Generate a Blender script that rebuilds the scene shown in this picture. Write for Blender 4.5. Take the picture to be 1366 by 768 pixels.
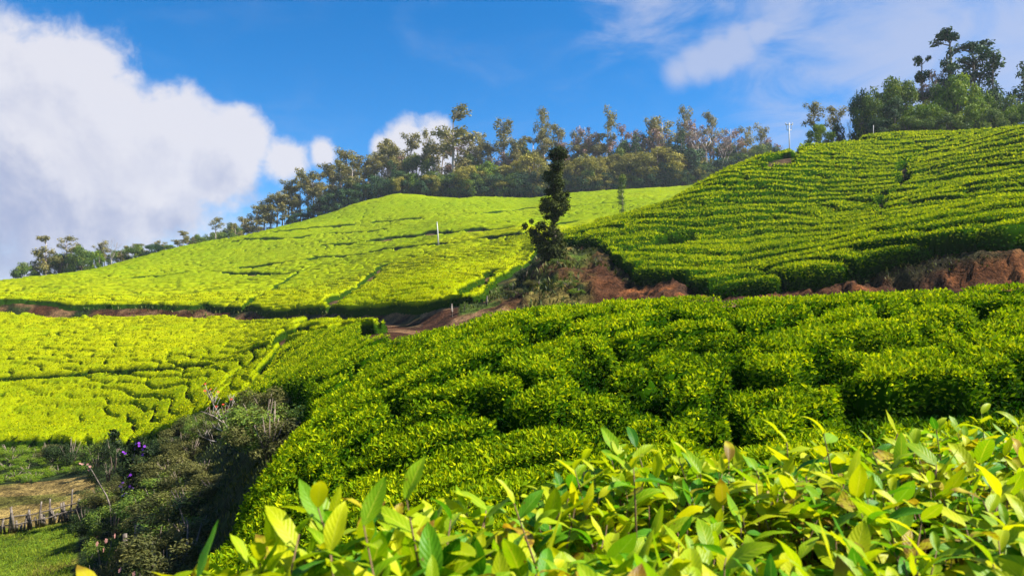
import bpy, math, random
import numpy as np
from math import radians as R

for o in list(bpy.data.objects):
    bpy.data.objects.remove(o)
scene = bpy.context.scene
COL = scene.collection
random.seed(7)
rng = np.random.default_rng(7)

# ------------------------------------------------------------------ camera
FPX = 1050.0
PITCH = math.atan(46.0 / FPX)
cam_data = bpy.data.cameras.new('camera')
cam = bpy.data.objects.new('camera', cam_data)
COL.objects.link(cam)
cam_data.sensor_width = 36.0
cam_data.lens = 36.0 * FPX / 1366.0
cam_data.clip_start = 0.05
cam_data.clip_end = 12000
cam.rotation_euler = (math.pi / 2 + PITCH, 0, 0)
cam_data.dof.use_dof = True
cam_data.dof.focus_distance = 14.0
cam_data.dof.aperture_fstop = 12.0
scene.camera = cam

# ------------------------------------------------------------------ light
SUN_AZ, SUN_EL = 90.0, 47.0
SUN_DIR = (math.sin(R(SUN_AZ)) * math.cos(R(SUN_EL)), math.cos(R(SUN_AZ)) * math.cos(R(SUN_EL)), math.sin(R(SUN_EL)))
sd = bpy.data.lights.new('sun', 'SUN')
sd.energy = 5.0
sd.angle = R(0.5)
sd.color = (1.0, 0.955, 0.87)
sun = bpy.data.objects.new('sun', sd)
COL.objects.link(sun)
from mathutils import Vector
sun.rotation_euler = Vector(SUN_DIR).to_track_quat('Z', 'Y').to_euler()
scene.view_settings.view_transform = 'Standard'
scene.view_settings.look = 'None'
scene.view_settings.exposure = 1.3
scene.view_settings.gamma = 1.0
scene.view_settings.use_curve_mapping = False
scene.cycles.max_bounces = 6
scene.cycles.diffuse_bounces = 3
scene.cycles.transmission_bounces = 3
scene.cycles.transparent_max_bounces = 6
scene.cycles.volume_bounces = 0


class N:
    """small node-tree writer"""
    def __init__(s, tree):
        s.t = tree
        s.n = tree.nodes
        s.l = tree.links
        s.n.clear()

    def add(s, typ, **kw):
        n = s.n.new(typ)
        for k, v in kw.items():
            if k.startswith('i_'):
                key = k[2:]
                key = int(key) if key.isdigit() else key.replace('_', ' ')
                sock = n.inputs[key]
                if hasattr(v, 'is_linked'):
                    s.l.new(v, sock)
                else:
                    sock.default_value = v
            else:
                setattr(n, k, v)
        return n

    def math(s, op, a, b=0.0, c=0.0, clamp=False):
        n = s.n.new('ShaderNodeMath')
        n.operation = op
        n.use_clamp = clamp
        for i, v in enumerate((a, b, c)):
            if hasattr(v, 'is_linked'):
                s.l.new(v, n.inputs[i])
            else:
                n.inputs[i].default_value = v
        return n.outputs[0]

    def vmath(s, op, a, b=(0, 0, 0)):
        n = s.n.new('ShaderNodeVectorMath')
        n.operation = op
        for i, v in enumerate((a, b)):
            if hasattr(v, 'is_linked'):
                s.l.new(v, n.inputs[i])
            else:
                n.inputs[i].default_value = v
        return n.outputs['Value'] if op in ('DISTANCE', 'LENGTH', 'DOT_PRODUCT') else n.outputs[0]

    def mix(s, f, a, b, typ='RGBA', blend='MIX'):
        n = s.n.new('ShaderNodeMix')
        n.data_type = typ
        if typ == 'RGBA':
            n.blend_type = blend
        ins = [x for x in n.inputs if x.enabled]
        for sock, v in zip(ins, (f, a, b)):
            if hasattr(v, 'is_linked'):
                s.l.new(v, sock)
            else:
                if typ == 'RGBA' and sock.type == 'RGBA' and len(v) == 3:
                    v = (*v, 1)
                sock.default_value = v
        return [x for x in n.outputs if x.enabled][0]

    def step(s, v, lo, hi, a=0.0, b=1.0):
        n = s.n.new('ShaderNodeMapRange')
        n.interpolation_type = 'SMOOTHSTEP'
        s.l.new(v, n.inputs[0])
        n.inputs[1].default_value = lo
        n.inputs[2].default_value = hi
        n.inputs[3].default_value = a
        n.inputs[4].default_value = b
        return n.outputs[0]

    def noise(s, vec, scale, detail=4, rough=0.55, dist=0.0):
        n = s.n.new('ShaderNodeTexNoise')
        n.inputs['Scale'].default_value = scale
        n.inputs['Detail'].default_value = detail
        n.inputs['Roughness'].default_value = rough
        n.inputs['Distortion'].default_value = dist
        if vec is not None:
            s.l.new(vec, n.inputs['Vector'])
        return n.outputs['Fac']


SP, CP = math.sin(PITCH), math.cos(PITCH)


def ray(u, v):
    """pixel of the photograph -> (x/y, z/y) of its line of sight"""
    s = (u - 683.0) / FPX
    t = (384.0 - v) / FPX
    y = CP - t * SP
    return s / y, (SP + t * CP) / y


def raydir(u, v):
    a, b = ray(u, v)
    return Vector((a, 1, b)).normalized()


# ------------------------------------------------------------------ sky
world = bpy.data.worlds.new('World')
scene.world = world
world.use_nodes = True
w = N(world.node_tree)
sky = w.add('ShaderNodeTexSky', sky_type='NISHITA', sun_disc=False)
sky.sun_elevation = R(SUN_EL)
sky.sun_rotation = R(SUN_AZ)
sky.altitude = 1800
sky.air_density = 1.0
sky.dust_density = 0.3
sky.ozone_density = 4.0
hs = w.add('ShaderNodeHueSaturation', i_Color=sky.outputs[0])
hs.inputs['Saturation'].default_value = 1.38
hs.inputs['Value'].default_value = 1.1
tc = w.add('ShaderNodeTexCoord')
dirv = tc.outputs['Generated']
CUM = [(98, 92, 84), (5, 150, 100), (150, 165, 95), (225, 175, 78), (60, 235, 140), (200, 250, 120), (318, 185, 52), (285, 235, 62),
       (385, 212, 40), (432, 205, 28), (-120, 170, 200), (-200, 330, 220), 
       (540, 198, 46), (588, 186, 40), (622, 200, 28), (512, 196, 22), (560, 230, 60)]
rr = random.Random(3)
BL = []
for (u, v, r) in CUM:
    BL.append((raydir(u, v), r / FPX))
for k in range(14):   # the cumulus field goes on round the rest of the horizon
    az = R(rr.uniform(50, 310))
    el = R(rr.uniform(6, 30))
    c0 = Vector((math.sin(az) * math.cos(el), math.cos(az) * math.cos(el), math.sin(el)))
    for q in range(4):
        c = (c0 + Vector((rr.uniform(-.14, .14), rr.uniform(-.14, .14), rr.uniform(-.05, .07)))).normalized()
        BL.append((c, rr.uniform(.06, .13)))

gt = bpy.data.node_groups.new('cloud_field', 'ShaderNodeTree')
gt.interface.new_socket('V', in_out='INPUT', socket_type='NodeSocketVector')
gt.interface.new_socket('F', in_out='OUTPUT', socket_type='NodeSocketFloat')
g = N(gt)
gi = g.add('NodeGroupInput')
go = g.add('NodeGroupOutput')
V = gi.outputs[0]
acc = None
for c, r in BL:
    d = g.vmath('DISTANCE', V, tuple(c))
    f = g.math('MULTIPLY_ADD', d, -1.0 / r, 1.0)
    acc = f if acc is None else g.math('SMOOTH_MAX', acc, f, 0.18)
nz = g.noise(V, 9.0, 9, 0.56, 0.25)
nz2 = g.noise(V, 3.2, 3, 0.5)
acc = g.math('MULTIPLY_ADD', g.math('SUBTRACT', nz, 0.5), 1.7, acc)
acc = g.math('MULTIPLY_ADD', g.math('SUBTRACT', g.noise(V, 34.0, 6, 0.6, 0.3), 0.5), 0.75, acc)
acc = g.math('MULTIPLY_ADD', g.math('SUBTRACT', nz2, 0.5), 0.5, acc)
g.l.new(acc, go.inputs[0])


def field(vec):
    n = w.add('ShaderNodeGroup', node_tree=gt)
    w.l.new(vec, n.inputs[0])
    return n.outputs[0]


f1 = field(dirv)
toward = Vector((0.62, -0.1, 0.78)).normalized() * 0.055
f2 = field(w.vmath('ADD', dirv, tuple(toward)))
f3 = field(w.vmath('ADD', dirv, tuple(toward * 2.6)))
mask = w.step(f1, 0.04, 0.55)
thick = w.math('ADD', w.step(f2, 0.0, 0.9), w.step(f3, 0.0, 0.9))
cn = w.noise(dirv, 6.5, 6, 0.6, 0.6)
shade = w.step(w.math('MULTIPLY_ADD', w.math('SUBTRACT', cn, 0.5), 1.5, w.math('MULTIPLY', thick, 0.5)), 0.12, 1.0)
# thin veils
VE = [(1230, 40, 260, .8), (1340, 90, 220, .9), (905, 97, 34, .8), (930, 84, 38, .95), (958, 70, 42, 1.15), (985, 58, 40, 1.15), (1010, 46, 32, 1.0), (1026, 38, 22, .8), (860, 2, 120, .6), (1050, -10, 150, .62), (60, 340, 250, .95), (330, 330, 120, .45),
      (1260, 130, 150, .5), (700, 205, 90, .12), (-300, 300, 300, .7), (1600, 60, 300, .7)]
vacc = None
for (u, v, r, k) in VE:
    d = w.vmath('DISTANCE', dirv, tuple(raydir(u, v)))
    f = w.math('MULTIPLY', w.math('MULTIPLY_ADD', d, -FPX / r, 1.0, clamp=True), k)
    vacc = f if vacc is None else w.math('SMOOTH_MAX', vacc, f, 0.1)
mp = w.add('ShaderNodeMapping')
mp.inputs['Rotation'].default_value = (0, R(-28), 0)
mp.inputs['Scale'].default_value = (3.0, 3.0, 7.0)
w.l.new(dirv, mp.inputs['Vector'])
vn = w.noise(mp.outputs[0], 2.4, 8, 0.6, 0.5)
veil = w.math('MULTIPLY', w.step(w.math('MULTIPLY_ADD', w.math('SUBTRACT', vn, 0.5), 1.9, vacc), 0.02, 0.85), w.step(vacc, 0.0, 0.2))
lit = (4.7, 4.7, 5.15)
dark = (2.25, 2.6, 3.85)
ccol = w.mix(shade, lit, dark)
base = w.mix(w.math('MULTIPLY', veil, 0.78), hs.outputs[0], (3.1, 3.5, 4.7))
full = w.mix(w.math('MULTIPLY', mask, 0.96), base, ccol)
bg = w.add('ShaderNodeBackground', i_Color=full)
bg.inputs['Strength'].default_value = 0.069
wo = w.add('ShaderNodeOutputWorld')
w.l.new(bg.outputs[0], wo.inputs[0])

# ------------------------------------------------------------------ terrain as a loft of feature lines
H = 0.75          # height of the clipped tea above the soil


def pchip(xk, yk, x):
    xk = np.asarray(xk, float); yk = np.asarray(yk, float)
    h = np.diff(xk); dl = np.diff(yk) / h
    m = np.zeros_like(yk)
    for i in range(1, len(xk) - 1):
        if dl[i - 1] * dl[i] > 0:
            w1 = 2 * h[i] + h[i - 1]; w2 = h[i] + 2 * h[i - 1]
            m[i] = (w1 + w2) / (w1 / dl[i - 1] + w2 / dl[i])
    m[0], m[-1] = dl[0], dl[-1]
    x = np.clip(x, xk[0], xk[-1])
    i = np.clip(np.searchsorted(xk, x) - 1, 0, len(xk) - 2)
    t = (x - xk[i]) / h[i]
    return ((1 + 2 * t) * (1 - t) ** 2 * yk[i] + t * (1 - t) ** 2 * h[i] * m[i] + t * t * (3 - 2 * t) * yk[i + 1] + t * t * (t - 1) * h[i] * m[i + 1])


# every entry: (u, depth, 'z', ground height) or (u, depth, 'g', image row of bare ground) or (u, depth, 't', image row of tea top)
Z, G_, T = 'z', 'g', 't'
CURVES = [
    [(-600, .5, Z, -1.6), (683, .5, Z, -1.45), (2000, .5, Z, -1.4)],
    [(-600, 3, Z, -4.0), (-250, 3, Z, -3.2), (0, 3, Z, -2.7), (150, 3, Z, -2.35), (300, 3, Z, -2.05), (450, 3, Z, -1.85), (600, 3, Z, -1.7), (900, 3, Z, -1.55), (1366, 3, Z, -1.45), (2000, 3, Z, -1.35)],
    [(-250, 9, Z, -7.0), (0, 9, Z, -6.4), (110, 9, Z, -5.2), (170, 7.6, Z, -3.5), (215, 6.5, T, 755), (320, 6.5, T, 735), (450, 6.5, T, 692), (600, 6.5, T, 645), (750, 6.5, T, 615), (900, 6.5, T, 595), (1100, 6.5, T, 576), (1366, 6.5, T, 553), (2000, 6.5, T, 535)],
    [(-250, 16, Z, -7.2), (0, 16, Z, -7.0), (150, 15, Z, -6.2), (255, 11.5, Z, -4.6), (305, 10.2, Z, -3.4), (345, 9.6, T, 632), (450, 9.5, T, 576), (600, 9.5, T, 515), (750, 9.5, T, 488), (900, 9.4, T, 478), (1100, 9.2, T, 466), (1366, 9, T, 448), (2000, 9, T, 425)],
    [(-250, 47, T, 585), (0, 47, T, 580), (150, 45, T, 572), (300, 35, T, 528), (450, 24, T, 461), (500, 21, T, 448), (560, 18.5, T, 437), (600, 17.2, T, 430), (690, 15.6, T, 410), (750, 15, T, 405), (900, 14.2, T, 398), (1100, 13.5, T, 393), (1250, 13.1, T, 387), (1366, 12.7, T, 379), (1650, 12, T, 360)],
    [(-250, 62, G_, 520), (0, 62, G_, 514), (150, 60, G_, 503), (300, 54, G_, 491), (380, 47, G_, 462), (450, 39, G_, 448), (520, 33, G_, 441), (600, 28, Z, -1.0), (690, 24, Z, -.5), (750, 22, Z, -.3), (900, 20, Z, -.1), (1100, 18.5, Z, -.1), (1366, 17.5, Z, .0), (1650, 17, Z, .4)],
    [(-250, 95, G_, 420), (0, 95, G_, 424), (150, 92, G_, 428), (300, 85, G_, 432), (450, 62, G_, 433), (520, 54, G_, 432), (600, 46, G_, 424), (690, 42.5, G_, 409), (750, 40, G_, 402), (900, 37, G_, 397), (1100, 34, G_, 392), (1366, 30.5, G_, 382), (1650, 30, G_, 360)],
    [(-250, 98, G_, 400), (0, 98, G_, 406), (150, 95, G_, 412), (300, 88, G_, 417), (450, 65.5, G_, 416), (520, 56.5, G_, 415), (600, 50, G_, 409), (655, 52, G_, 398), (690, 54, G_, 384), (715, 51, G_, 358), (750, 50, G_, 345), (800, 47, G_, 352), (840, 43, G_, 372), (900, 40.5, G_, 374), (1000, 39, G_, 384), (1100, 35.6, G_, 380), (1200, 33.6, G_, 356), (1366, 31.8, G_, 333), (1650, 31.5, G_, 310)],
    [(-250, 125, T, 395), (0, 130, T, 392), (150, 130, T, 393), (300, 125, T, 388), (450, 110, T, 378), (600, 92, T, 350), (670, 88, T, 346), (705, 84, T, 347), (730, 66, G_, 334), (760, 59, T, 318), (830, 54, T, 317), (900, 52, T, 324), (1000, 54, T, 312), (1100, 55, T, 298), (1366, 50, T, 253), (1650, 50, T, 215)],
    [(-250, 150, T, 402), (0, 160, T, 375), (70, 164, T, 366), (150, 168, T, 358), (300, 172, T, 346), (450, 165, T, 333), (600, 142, T, 318), (690, 128, T, 308), (740, 104, T, 318), (762, 64, T, 313), (830, 62, T, 292), (900, 66, T, 263), (1000, 76, T, 217), (1100, 88, T, 192), (1200, 100, T, 180), (1280, 92, T, 177), (1366, 76, T, 167), (1650, 68, T, 120)],
    [(-250, 180, Z, 2), (0, 185, Z, 6), (70, 190, Z, 9), (150, 190, T, 353), (300, 205, T, 319), (380, 203, T, 303), (450, 200, T, 296), (600, 195, T, 280), (690, 185, T, 286), (750, 150, T, 300), (830, 120, Z, 13), (900, 110, Z, 12), (1000, 105, Z, 17), (1100, 112, Z, 23.3), (1200, 125, Z, 26.2), (1300, 122, Z, 25.5), (1366, 110, Z, 23.5), (1650, 100, Z, 25)],
    [(-250, 225, Z, -2), (0, 225, Z, 3.5), (150, 225, Z, 10), (300, 232, Z, 20), (380, 230, T, 303), (450, 226, T, 280), (490, 228, T, 267), (530, 230, T, 259), (600, 230, T, 263), (690, 232, T, 264), (750, 234, T, 258), (900, 238, T, 249), (1100, 240, Z, 43), (1650, 240, Z, 46)],
    [(-250, 300, Z, -5), (0, 300, Z, 0), (150, 300, Z, 6), (300, 300, Z, 20), (450, 300, Z, 38), (600, 300, Z, 46), (900, 300, Z, 50), (1650, 300, Z, 52)],
    [(-250, 700, Z, -30), (300, 700, Z, -10), (600, 700, Z, 30), (1650, 700, Z, 40)],
    [(-250, 4000, Z, -60), (1650, 4000, Z, -60)],
]
AC = np.linspace(-1.7, 1.7, 1200)
Dk, Zk = [], []
for cv in CURVES:
    aa, dd, zz = [], [], []
    for (u, d, k, val) in cv:
        if k == Z:
            a, zv = ray(u, 430)[0], val
        else:
            a, b = ray(u, val)
            zv = b * d - (H if k == T else 0)
        aa.append(a); dd.append(d); zz.append(zv)
    Dk.append(pchip(aa, dd, AC)); Zk.append(pchip(aa, zz, AC))
Dk = np.array(Dk); Zk = np.array(Zk)
LQ0, LQ1, NQ = math.log(.5), math.log(4000), 3200
QD = np.exp(np.linspace(LQ0, LQ1, NQ))
TAB = np.empty((len(AC), NQ))
for i in range(len(AC)):
    TAB[i] = pchip(Dk[:, i], Zk[:, i], QD)
ker = np.exp(-0.5 * (np.arange(-6, 7) / 2.5) ** 2); ker /= ker.sum()
pad = np.pad(TAB, ((6, 6), (0, 0)), 'edge')
TAB = sum(k * pad[i:i + len(AC)] for i, k in enumerate(ker))


def hash2(i, j, s=0):
    n = (i.astype(np.int64) * 374761393 + j.astype(np.int64) * 668265263 + s * 974634211) & 0xffffffff
    n = ((n ^ (n >> 13)) * 1274126177) & 0xffffffff
    n = ((n ^ (n >> 16)) * 2246822519) & 0xffffffff
    return ((n ^ (n >> 15)) & 0xffffff) / float(0x1000000)


def vn2(x, y, s=0):
    x = np.asarray(x, float); y = np.asarray(y, float)
    i = np.floor(x); j = np.floor(y)
    fx, fy = x - i, y - j
    fx = fx * fx * (3 - 2 * fx); fy = fy * fy * (3 - 2 * fy)
    i = i.astype(np.int64); j = j.astype(np.int64)
    return ((hash2(i, j, s) * (1 - fx) + hash2(i + 1, j, s) * fx) * (1 - fy) + (hash2(i, j + 1, s) * (1 - fx) + hash2(i + 1, j + 1, s) * fx) * fy)


def fbm(x, y, s=0, o=4):
    r = 0; a = .5; t = 0
    for k in range(o):
        r = r + a * vn2(x * 2 ** k, y * 2 ** k, s + k * 17); t += a; a *= .5
    return r / t


def smooth(x, a, b):
    t = np.clip((x - a) / (b - a), 0, 1)
    return t * t * (3 - 2 * t)


def ground_a(a, d):
    """ground height at azimuth a = x/y and depth d"""
    a = np.asarray(a, float); d = np.asarray(d, float)
    fi = np.clip((a - AC[0]) / (AC[1] - AC[0]), 0, len(AC) - 1.001)
    fj = np.clip((np.log(np.maximum(d, .5)) - LQ0) / (LQ1 - LQ0) * (NQ - 1), 0, NQ - 1.001)
    i = fi.astype(int); j = fj.astype(int); fi = fi - i; fj = fj - j
    z = (TAB[i, j] * (1 - fi) + TAB[i + 1, j] * fi) * (1 - fj) + (TAB[i, j + 1] * (1 - fi) + TAB[i + 1, j + 1] * fi) * fj
    x = a * d
    z = z + (fbm(x * .13, d * .13, 5, 3) - .5) * np.clip(d * .022, 0, 1.0) * (.25 + .75 * smooth(d, 12, 34))
    return z


def ua(a):
    return a * FPX + 683.0


def dcv(k, a):
    return np.interp(a, AC, Dk[k])


def gz(x, y):
    y = max(y, .5)
    return float(ground_a(np.array([x / y]), np.array([y]))[0])


def hit(u, v, dmin=2.0, dmax=400.0, h=0.6):
    a, b = ray(u, v)
    d = np.exp(np.linspace(math.log(dmin), math.log(dmax), 1500))
    over = b * d <= ground_a(np.full_like(d, a), d) + h
    k = int(np.argmax(over)) if over.any() else len(d) - 1
    return a * d[k], d[k]


def seg_dist(x, y, pts):
    best = np.full(np.shape(x), 1e9)
    for (x0, y0), (x1, y1) in zip(pts[:-1], pts[1:]):
        dx, dy = x1 - x0, y1 - y0
        t = np.clip(((x - x0) * dx + (y - y0) * dy) / (dx * dx + dy * dy + 1e-9), 0, 1)
        best = np.minimum(best, np.hypot(x - x0 - t * dx, y - y0 - t * dy))
    return best


# bare lines through the tea (footpaths, seams): pixels walked along on the hillside
def line(pix, dmin, dmax=400):
    return [hit(u, v, dmin, dmax) for u, v in pix]


SEAMS_LEFT = [
    (line([(300, 358), (370, 351), (440, 342), (500, 335), (560, 328), (640, 318), (705, 311)], 90), 1.15),
    (line([(440, 326), (520, 318), (560, 313), (600, 311), (650, 306), (700, 301), (760, 296)], 90), 1.2),
    (line([(370, 309), (430, 303), (470, 300)], 100), .6),
    (line([(500, 296), (560, 291)], 100), .5),
    (line([(395, 442), (420, 420), (445, 405), (470, 385), (490, 372), (512, 354)], 55), .65),
    (line([(330, 405), (370, 380), (415, 355)], 80), .22),
    (line([(60, 398), (140, 404), (220, 398), (290, 392)], 100), .4),
    (line([(150, 372), (230, 366), (300, 362), (360, 366), (420, 360), (470, 350)], 100), .7),
    (line([(310, 322), (380, 318), (440, 311), (520, 305)], 120), .7),
    (line([(640, 285), (700, 278), (770, 275), (840, 268)], 140), .7),
    (line([(330, 490), (360, 465), (385, 450), (400, 436)], 40), .7),
    (line([(610, 395), (640, 375), (655, 362)], 52), .3),
]
SEAMS_RIGHT = [
    (line([(1168, 292), (1185, 262), (1205, 240), (1218, 212), (1240, 200)], 34), .22),
    (line([(1010, 226), (1060, 204), (1110, 193), (1140, 190)], 34), .6),
    (line([(1148, 190), (1185, 184)], 34), .5),
    (line([(842, 332), (880, 323), (930, 316)], 44, 90), .6),
]
RB_U = [600, 720, 748, 775, 800, 822, 850, 900, 950, 1100, 1366, 1650]
RB_D = [70, 66, 60, 57, 54, 47, 42.5, 40.6, 36.5, 35, 31.8, 31.2]
UB_D = [2, 3.2, 5, 6.8, 8.6, 10.7, 13, 17, 22, 27, 33, 40, 45, 47, 60]
UB_U = [40, 90, 155, 205, 262, 345, 385, 395, 385, 350, 300, 200, 60, -400, -900]
NB_D = [24, 29, 34, 38, 44, 52, 62]
NB_U = [-900, 100, 330, 350, 372, 385, 380]
UL_D = [48, 52, 75, 90, 105, 122, 135]
UL_U = [630, 645, 690, 712, 735, 765, 2500]


def near_mask(a, d):
    """>0 inside the near tea field (metres to its edge, roughly)"""
    u = ua(a)
    x = a * d
    wob = (fbm(x * .5, d * .5, 31, 2) - .5) * 1.2
    m = np.minimum(d - 3.0, (u - np.interp(d, UB_D, UB_U)) / FPX * d)
    far = np.where(u < 480, dcv(5, a) - .9, np.minimum(dcv(4, a) + 1.3, dcv(5, a) - .9))
    m = np.minimum(m, far - d)
    m = np.minimum(m, (u - np.interp(d, NB_D, NB_U)) / FPX * d)
    for p, wd in SEAMS_LEFT[6:7]:
        m = np.minimum(m, seg_dist(x, d, p) - wd * 2 * fbm(x * .3, d * .3, 37, 2))
    return m + wob * .5


def left_mask(a, d):
    u = ua(a)
    x = a * d
    wob = (fbm(x * .4, d * .4, 33, 2) - .5) * 1.6
    lower = np.minimum(d - dcv(5, a) - .5, dcv(6, a) - .4 + (fbm(x * .22, d * .1, 38, 3) - .5) * 3 - d)
    lower = np.minimum(lower, (486 + (fbm(x * .5, d * .5, 44, 2) - .5) * 60 - (d - 40) * 2.2 - u) / FPX * d)
    upper = np.minimum(d - dcv(7, a) + .1 + (fbm(x * .25 + 4, d * .1, 39, 3) - .5) * 2.6, dcv(11, a) + 1.0 - d)
    upper = np.minimum(upper, (np.interp(d, UL_D, UL_U) - u) / FPX * d)
    upper = np.where((u > 840) & (d < 112), -1, upper)
    low0 = np.minimum((np.interp(d, NB_D, NB_U) - u) / FPX * d - .1, (u - np.interp(d, UB_D, UB_U)) / FPX * d)
    low0 = np.where(u < 430, np.minimum(low0, dcv(5, a) - .7 - d), -1)
    m = np.maximum(np.maximum(lower, upper), low0)
    br = .45 + 1.2 * smooth(fbm(x * .3, d * .3, 37, 2), .3, .7)
    for p, wd in SEAMS_LEFT:
        m = np.minimum(m, (seg_dist(x, d, p) - wd * br) * 1.0)
    return m + wob * .5


def right_mask(a, d):
    u = ua(a)
    x = a * d
    wob = (fbm(x * .5, d * .5, 35, 2) - .5) * 1.2
    m = np.minimum(d - np.interp(u, RB_U, RB_D), dcv(10, a) - 4 - d)
    m = np.minimum(m, (u - 738) / FPX * d)
    br = .1 + 1.9 * smooth(fbm(x * .45, d * .45, 40, 2), .3, .7)
    for p, wd in SEAMS_RIGHT:
        m = np.minimum(m, (seg_dist(x + (fbm(x * .3, d * .3, 42, 2) - .5) * 2.2, d, p) - wd * br) * 1.0)
    return m + wob * .5


# ------------------------------------------------------------------ Voronoi rows of clipped bushes
PAT = np.array([[0, 0, 1, 1], [0, 1, 1, 1], [0, 0, 0, 1], [0, 1, 2, 2], [0, 0, 0, 0], [0, 1, 1, 2], [0, 1, 2, 3], [0, 0, 1, 2]])


PAT2 = np.array([[0, 1, 2, 3], [0, 1, 1, 2], [0, 0, 1, 2], [0, 1, 2, 2], [0, 1, 2, 3]])


def group_of(i, j, seed):
    b = i // 4; k = i - b * 4
    P = PAT2 if seed == 11 else PAT
    p = (hash2(b, j, seed + 5) * len(P)).astype(int)
    return (j + 4000) * 400000 + (b + 20000) * 4 + P[p, k]


def cells(s, t, seed, jit=.75):
    """id of the bush, half the gap to the next bush in the row and to the next row (cell units), place across the row"""
    i0 = np.floor(s).astype(np.int64); j0 = np.floor(t).astype(np.int64)
    best = np.full(s.shape, 1e9); bid = np.zeros(s.shape, np.int64); bj = np.zeros(s.shape, np.int64)
    store = []
    for dj in (-1, 0, 1):
        j = j0 + dj
        off = hash2(j, j * 0 + 9, seed) * 1.0
        ii = np.floor(s - off).astype(np.int64)
        for di in (-1, 0, 1):
            i = ii + di
            px = i + off + .5 + (hash2(i, j, seed + 1) - .5) * jit
            py = j + .5 + (hash2(i, j, seed + 2) - .5) * jit * .8
            d2 = (px - s) ** 2 + (py - t) ** 2
            gid = group_of(i, j, seed)
            store.append((d2, gid, j))
            c = d2 < best
            best = np.where(c, d2, best); bid = np.where(c, gid, bid); bj = np.where(c, j, bj)
    sec = np.full(s.shape, 1e9); sro = np.full(s.shape, 1e9)
    for d2, gid, j in store:
        sec = np.where((gid != bid) & (j == bj), np.minimum(sec, d2), sec)
        sro = np.where(j != bj, np.minimum(sro, d2), sro)
    b = np.sqrt(best)
    return bid, (np.sqrt(sec) - b) * .5, (np.sqrt(sro) - b) * .5, t - bj - .5


def near_st(x, y):
    wx = (fbm(x * .3, y * .3, 41, 2) - .5) * 2.6
    wy = (fbm(x * .3 + 9, y * .3, 43, 2) - .5) * 2.6
    X, Y = x + wx, y + wy
    c, s_ = math.cos(R(28)), math.sin(R(28))
    return (X * c + Y * s_) / 1.30, (-X * s_ + Y * c) / 1.22


def left_st(x, y, z):
    wx = (fbm(x * .1, y * .1, 45, 3) - .5) * 5
    wz = (fbm(x * .10, y * .10, 47, 3) - .5) * 1.6
    return (x + wx) / 2.0, (z + wz) * 2.0 + y * .06


def right_st(x, y, z):
    wx = (fbm(x * .15, y * .15, 49, 2) - .5) * 4
    wz = (fbm(x * .16, y * .16, 51, 3) - .5) * 1.9
    return (.87 * x - .5 * y + wx) / 2.8, (z + wz) * 1.25 + y * .07


def canopy(kind, a, d):
    """bush id, ground height, canopy height above ground, tea mask"""
    x = a * d
    z = ground_a(a, d)
    wob = (fbm(x * 1.7, d * 1.7, 67, 2) - .5) * .14
    if kind == 'near':
        m = near_mask(a, d)
        sx_, tx_ = near_st(x, d)
        wx_ = (fbm(x * 1.3, d * 1.3, 64, 2) - .5) * .8
        gid, ec, er, ft = cells(sx_ + wx_, tx_ + (fbm(x * 1.3 + 5, d * 1.3, 66, 2) - .5) * .7, 11, .95)
        ec = ec * 1.3 + wob * .5; er = er * 1.22 + wob * .5
        nz = fbm(x * .4, d * .4, 61, 2)
        kr = .48 + .52 * smooth(nz, .36, .52)
        kc = .42 + .58 * smooth(fbm(x * .4 + 7, d * .4, 62, 2), .38, .54)
        _, ec2, er2, _ = cells(sx_ * 2.1 + wx_ * 2, tx_ * 2.0 + .4, 23, .9)
        sub = .26 * smooth(fbm(x * .5 + 3, d * .5, 68, 2), .46, .66) * (1 - smooth(np.minimum(ec2, er2) * .72 + wob * .4, .01, .12))
        kr = kr * .58; kc = kc * .54
        w0 = .022 + .055 * smooth(nz, .40, .58)
        w1, hh, tilt = w0 + .13, H + (hash2(gid, gid * 0 + 3, 5) - .5) * .06, .04
    elif kind == 'left':
        m = left_mask(a, d)
        gid, ec, er, ft = cells(*left_st(x, d, z), 13)
        ec = ec * 1.7 + wob * .6; er = er * 2.2 + wob
        nz = fbm(x * .10, d * .10, 63, 3)
        kr = .22 + .62 * smooth(nz, .42, .60)
        kc = .03 + .5 * smooth(fbm(x * .16 + 7, d * .13, 62, 3), .52, .66)
        sub = 0
        w0, w1, hh = .02, .20, H
        kr = kr * (.78 + .22 * smooth(d, 60, 110))
        tilt = .10 + .20 * smooth(d, 60, 120)
    else:
        m = right_mask(a, d)
        gid, ec, er, ft = cells(*right_st(x, d, z), 17)
        ec = ec * 2.8 + wob; er = er * 2.4 + wob
        nz = fbm(x * .12, d * .14, 65, 3)
        kr = .18 + .82 * smooth(nz, .40, .55)
        kc = .05 + .75 * smooth(fbm(x * .16 + 7, d * .16, 62, 3), .50, .66)
        sub = 0
        w0, w1, hh, tilt = .05, .24, H + .1 + (hash2(gid, gid * 0 + 3, 5) - .5) * .16, .32
    e = np.minimum(ec, er)
    dome = .93 + .07 * smooth(e, 0, .8)
    p = np.minimum(1 - kr * (1 - smooth(er, w0, w1)), 1 - kc * (1 - smooth(ec, w0, w1))) * (1 - sub)
    edge = smooth(m, -.02, .38)
    big = .06 if kind == 'near' else (.14 if kind == 'right' else .08)
    lump = (fbm(x * 2.1, d * 2.1, 69, 2) - .5) * (.10 if kind == 'right' else .055) + (fbm(x * .5, d * .5, 71, 2) - .5) * big
    h = (hh * dome - ft * tilt) * p * edge + lump * edge * p
    return gid, z, h, m


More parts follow.
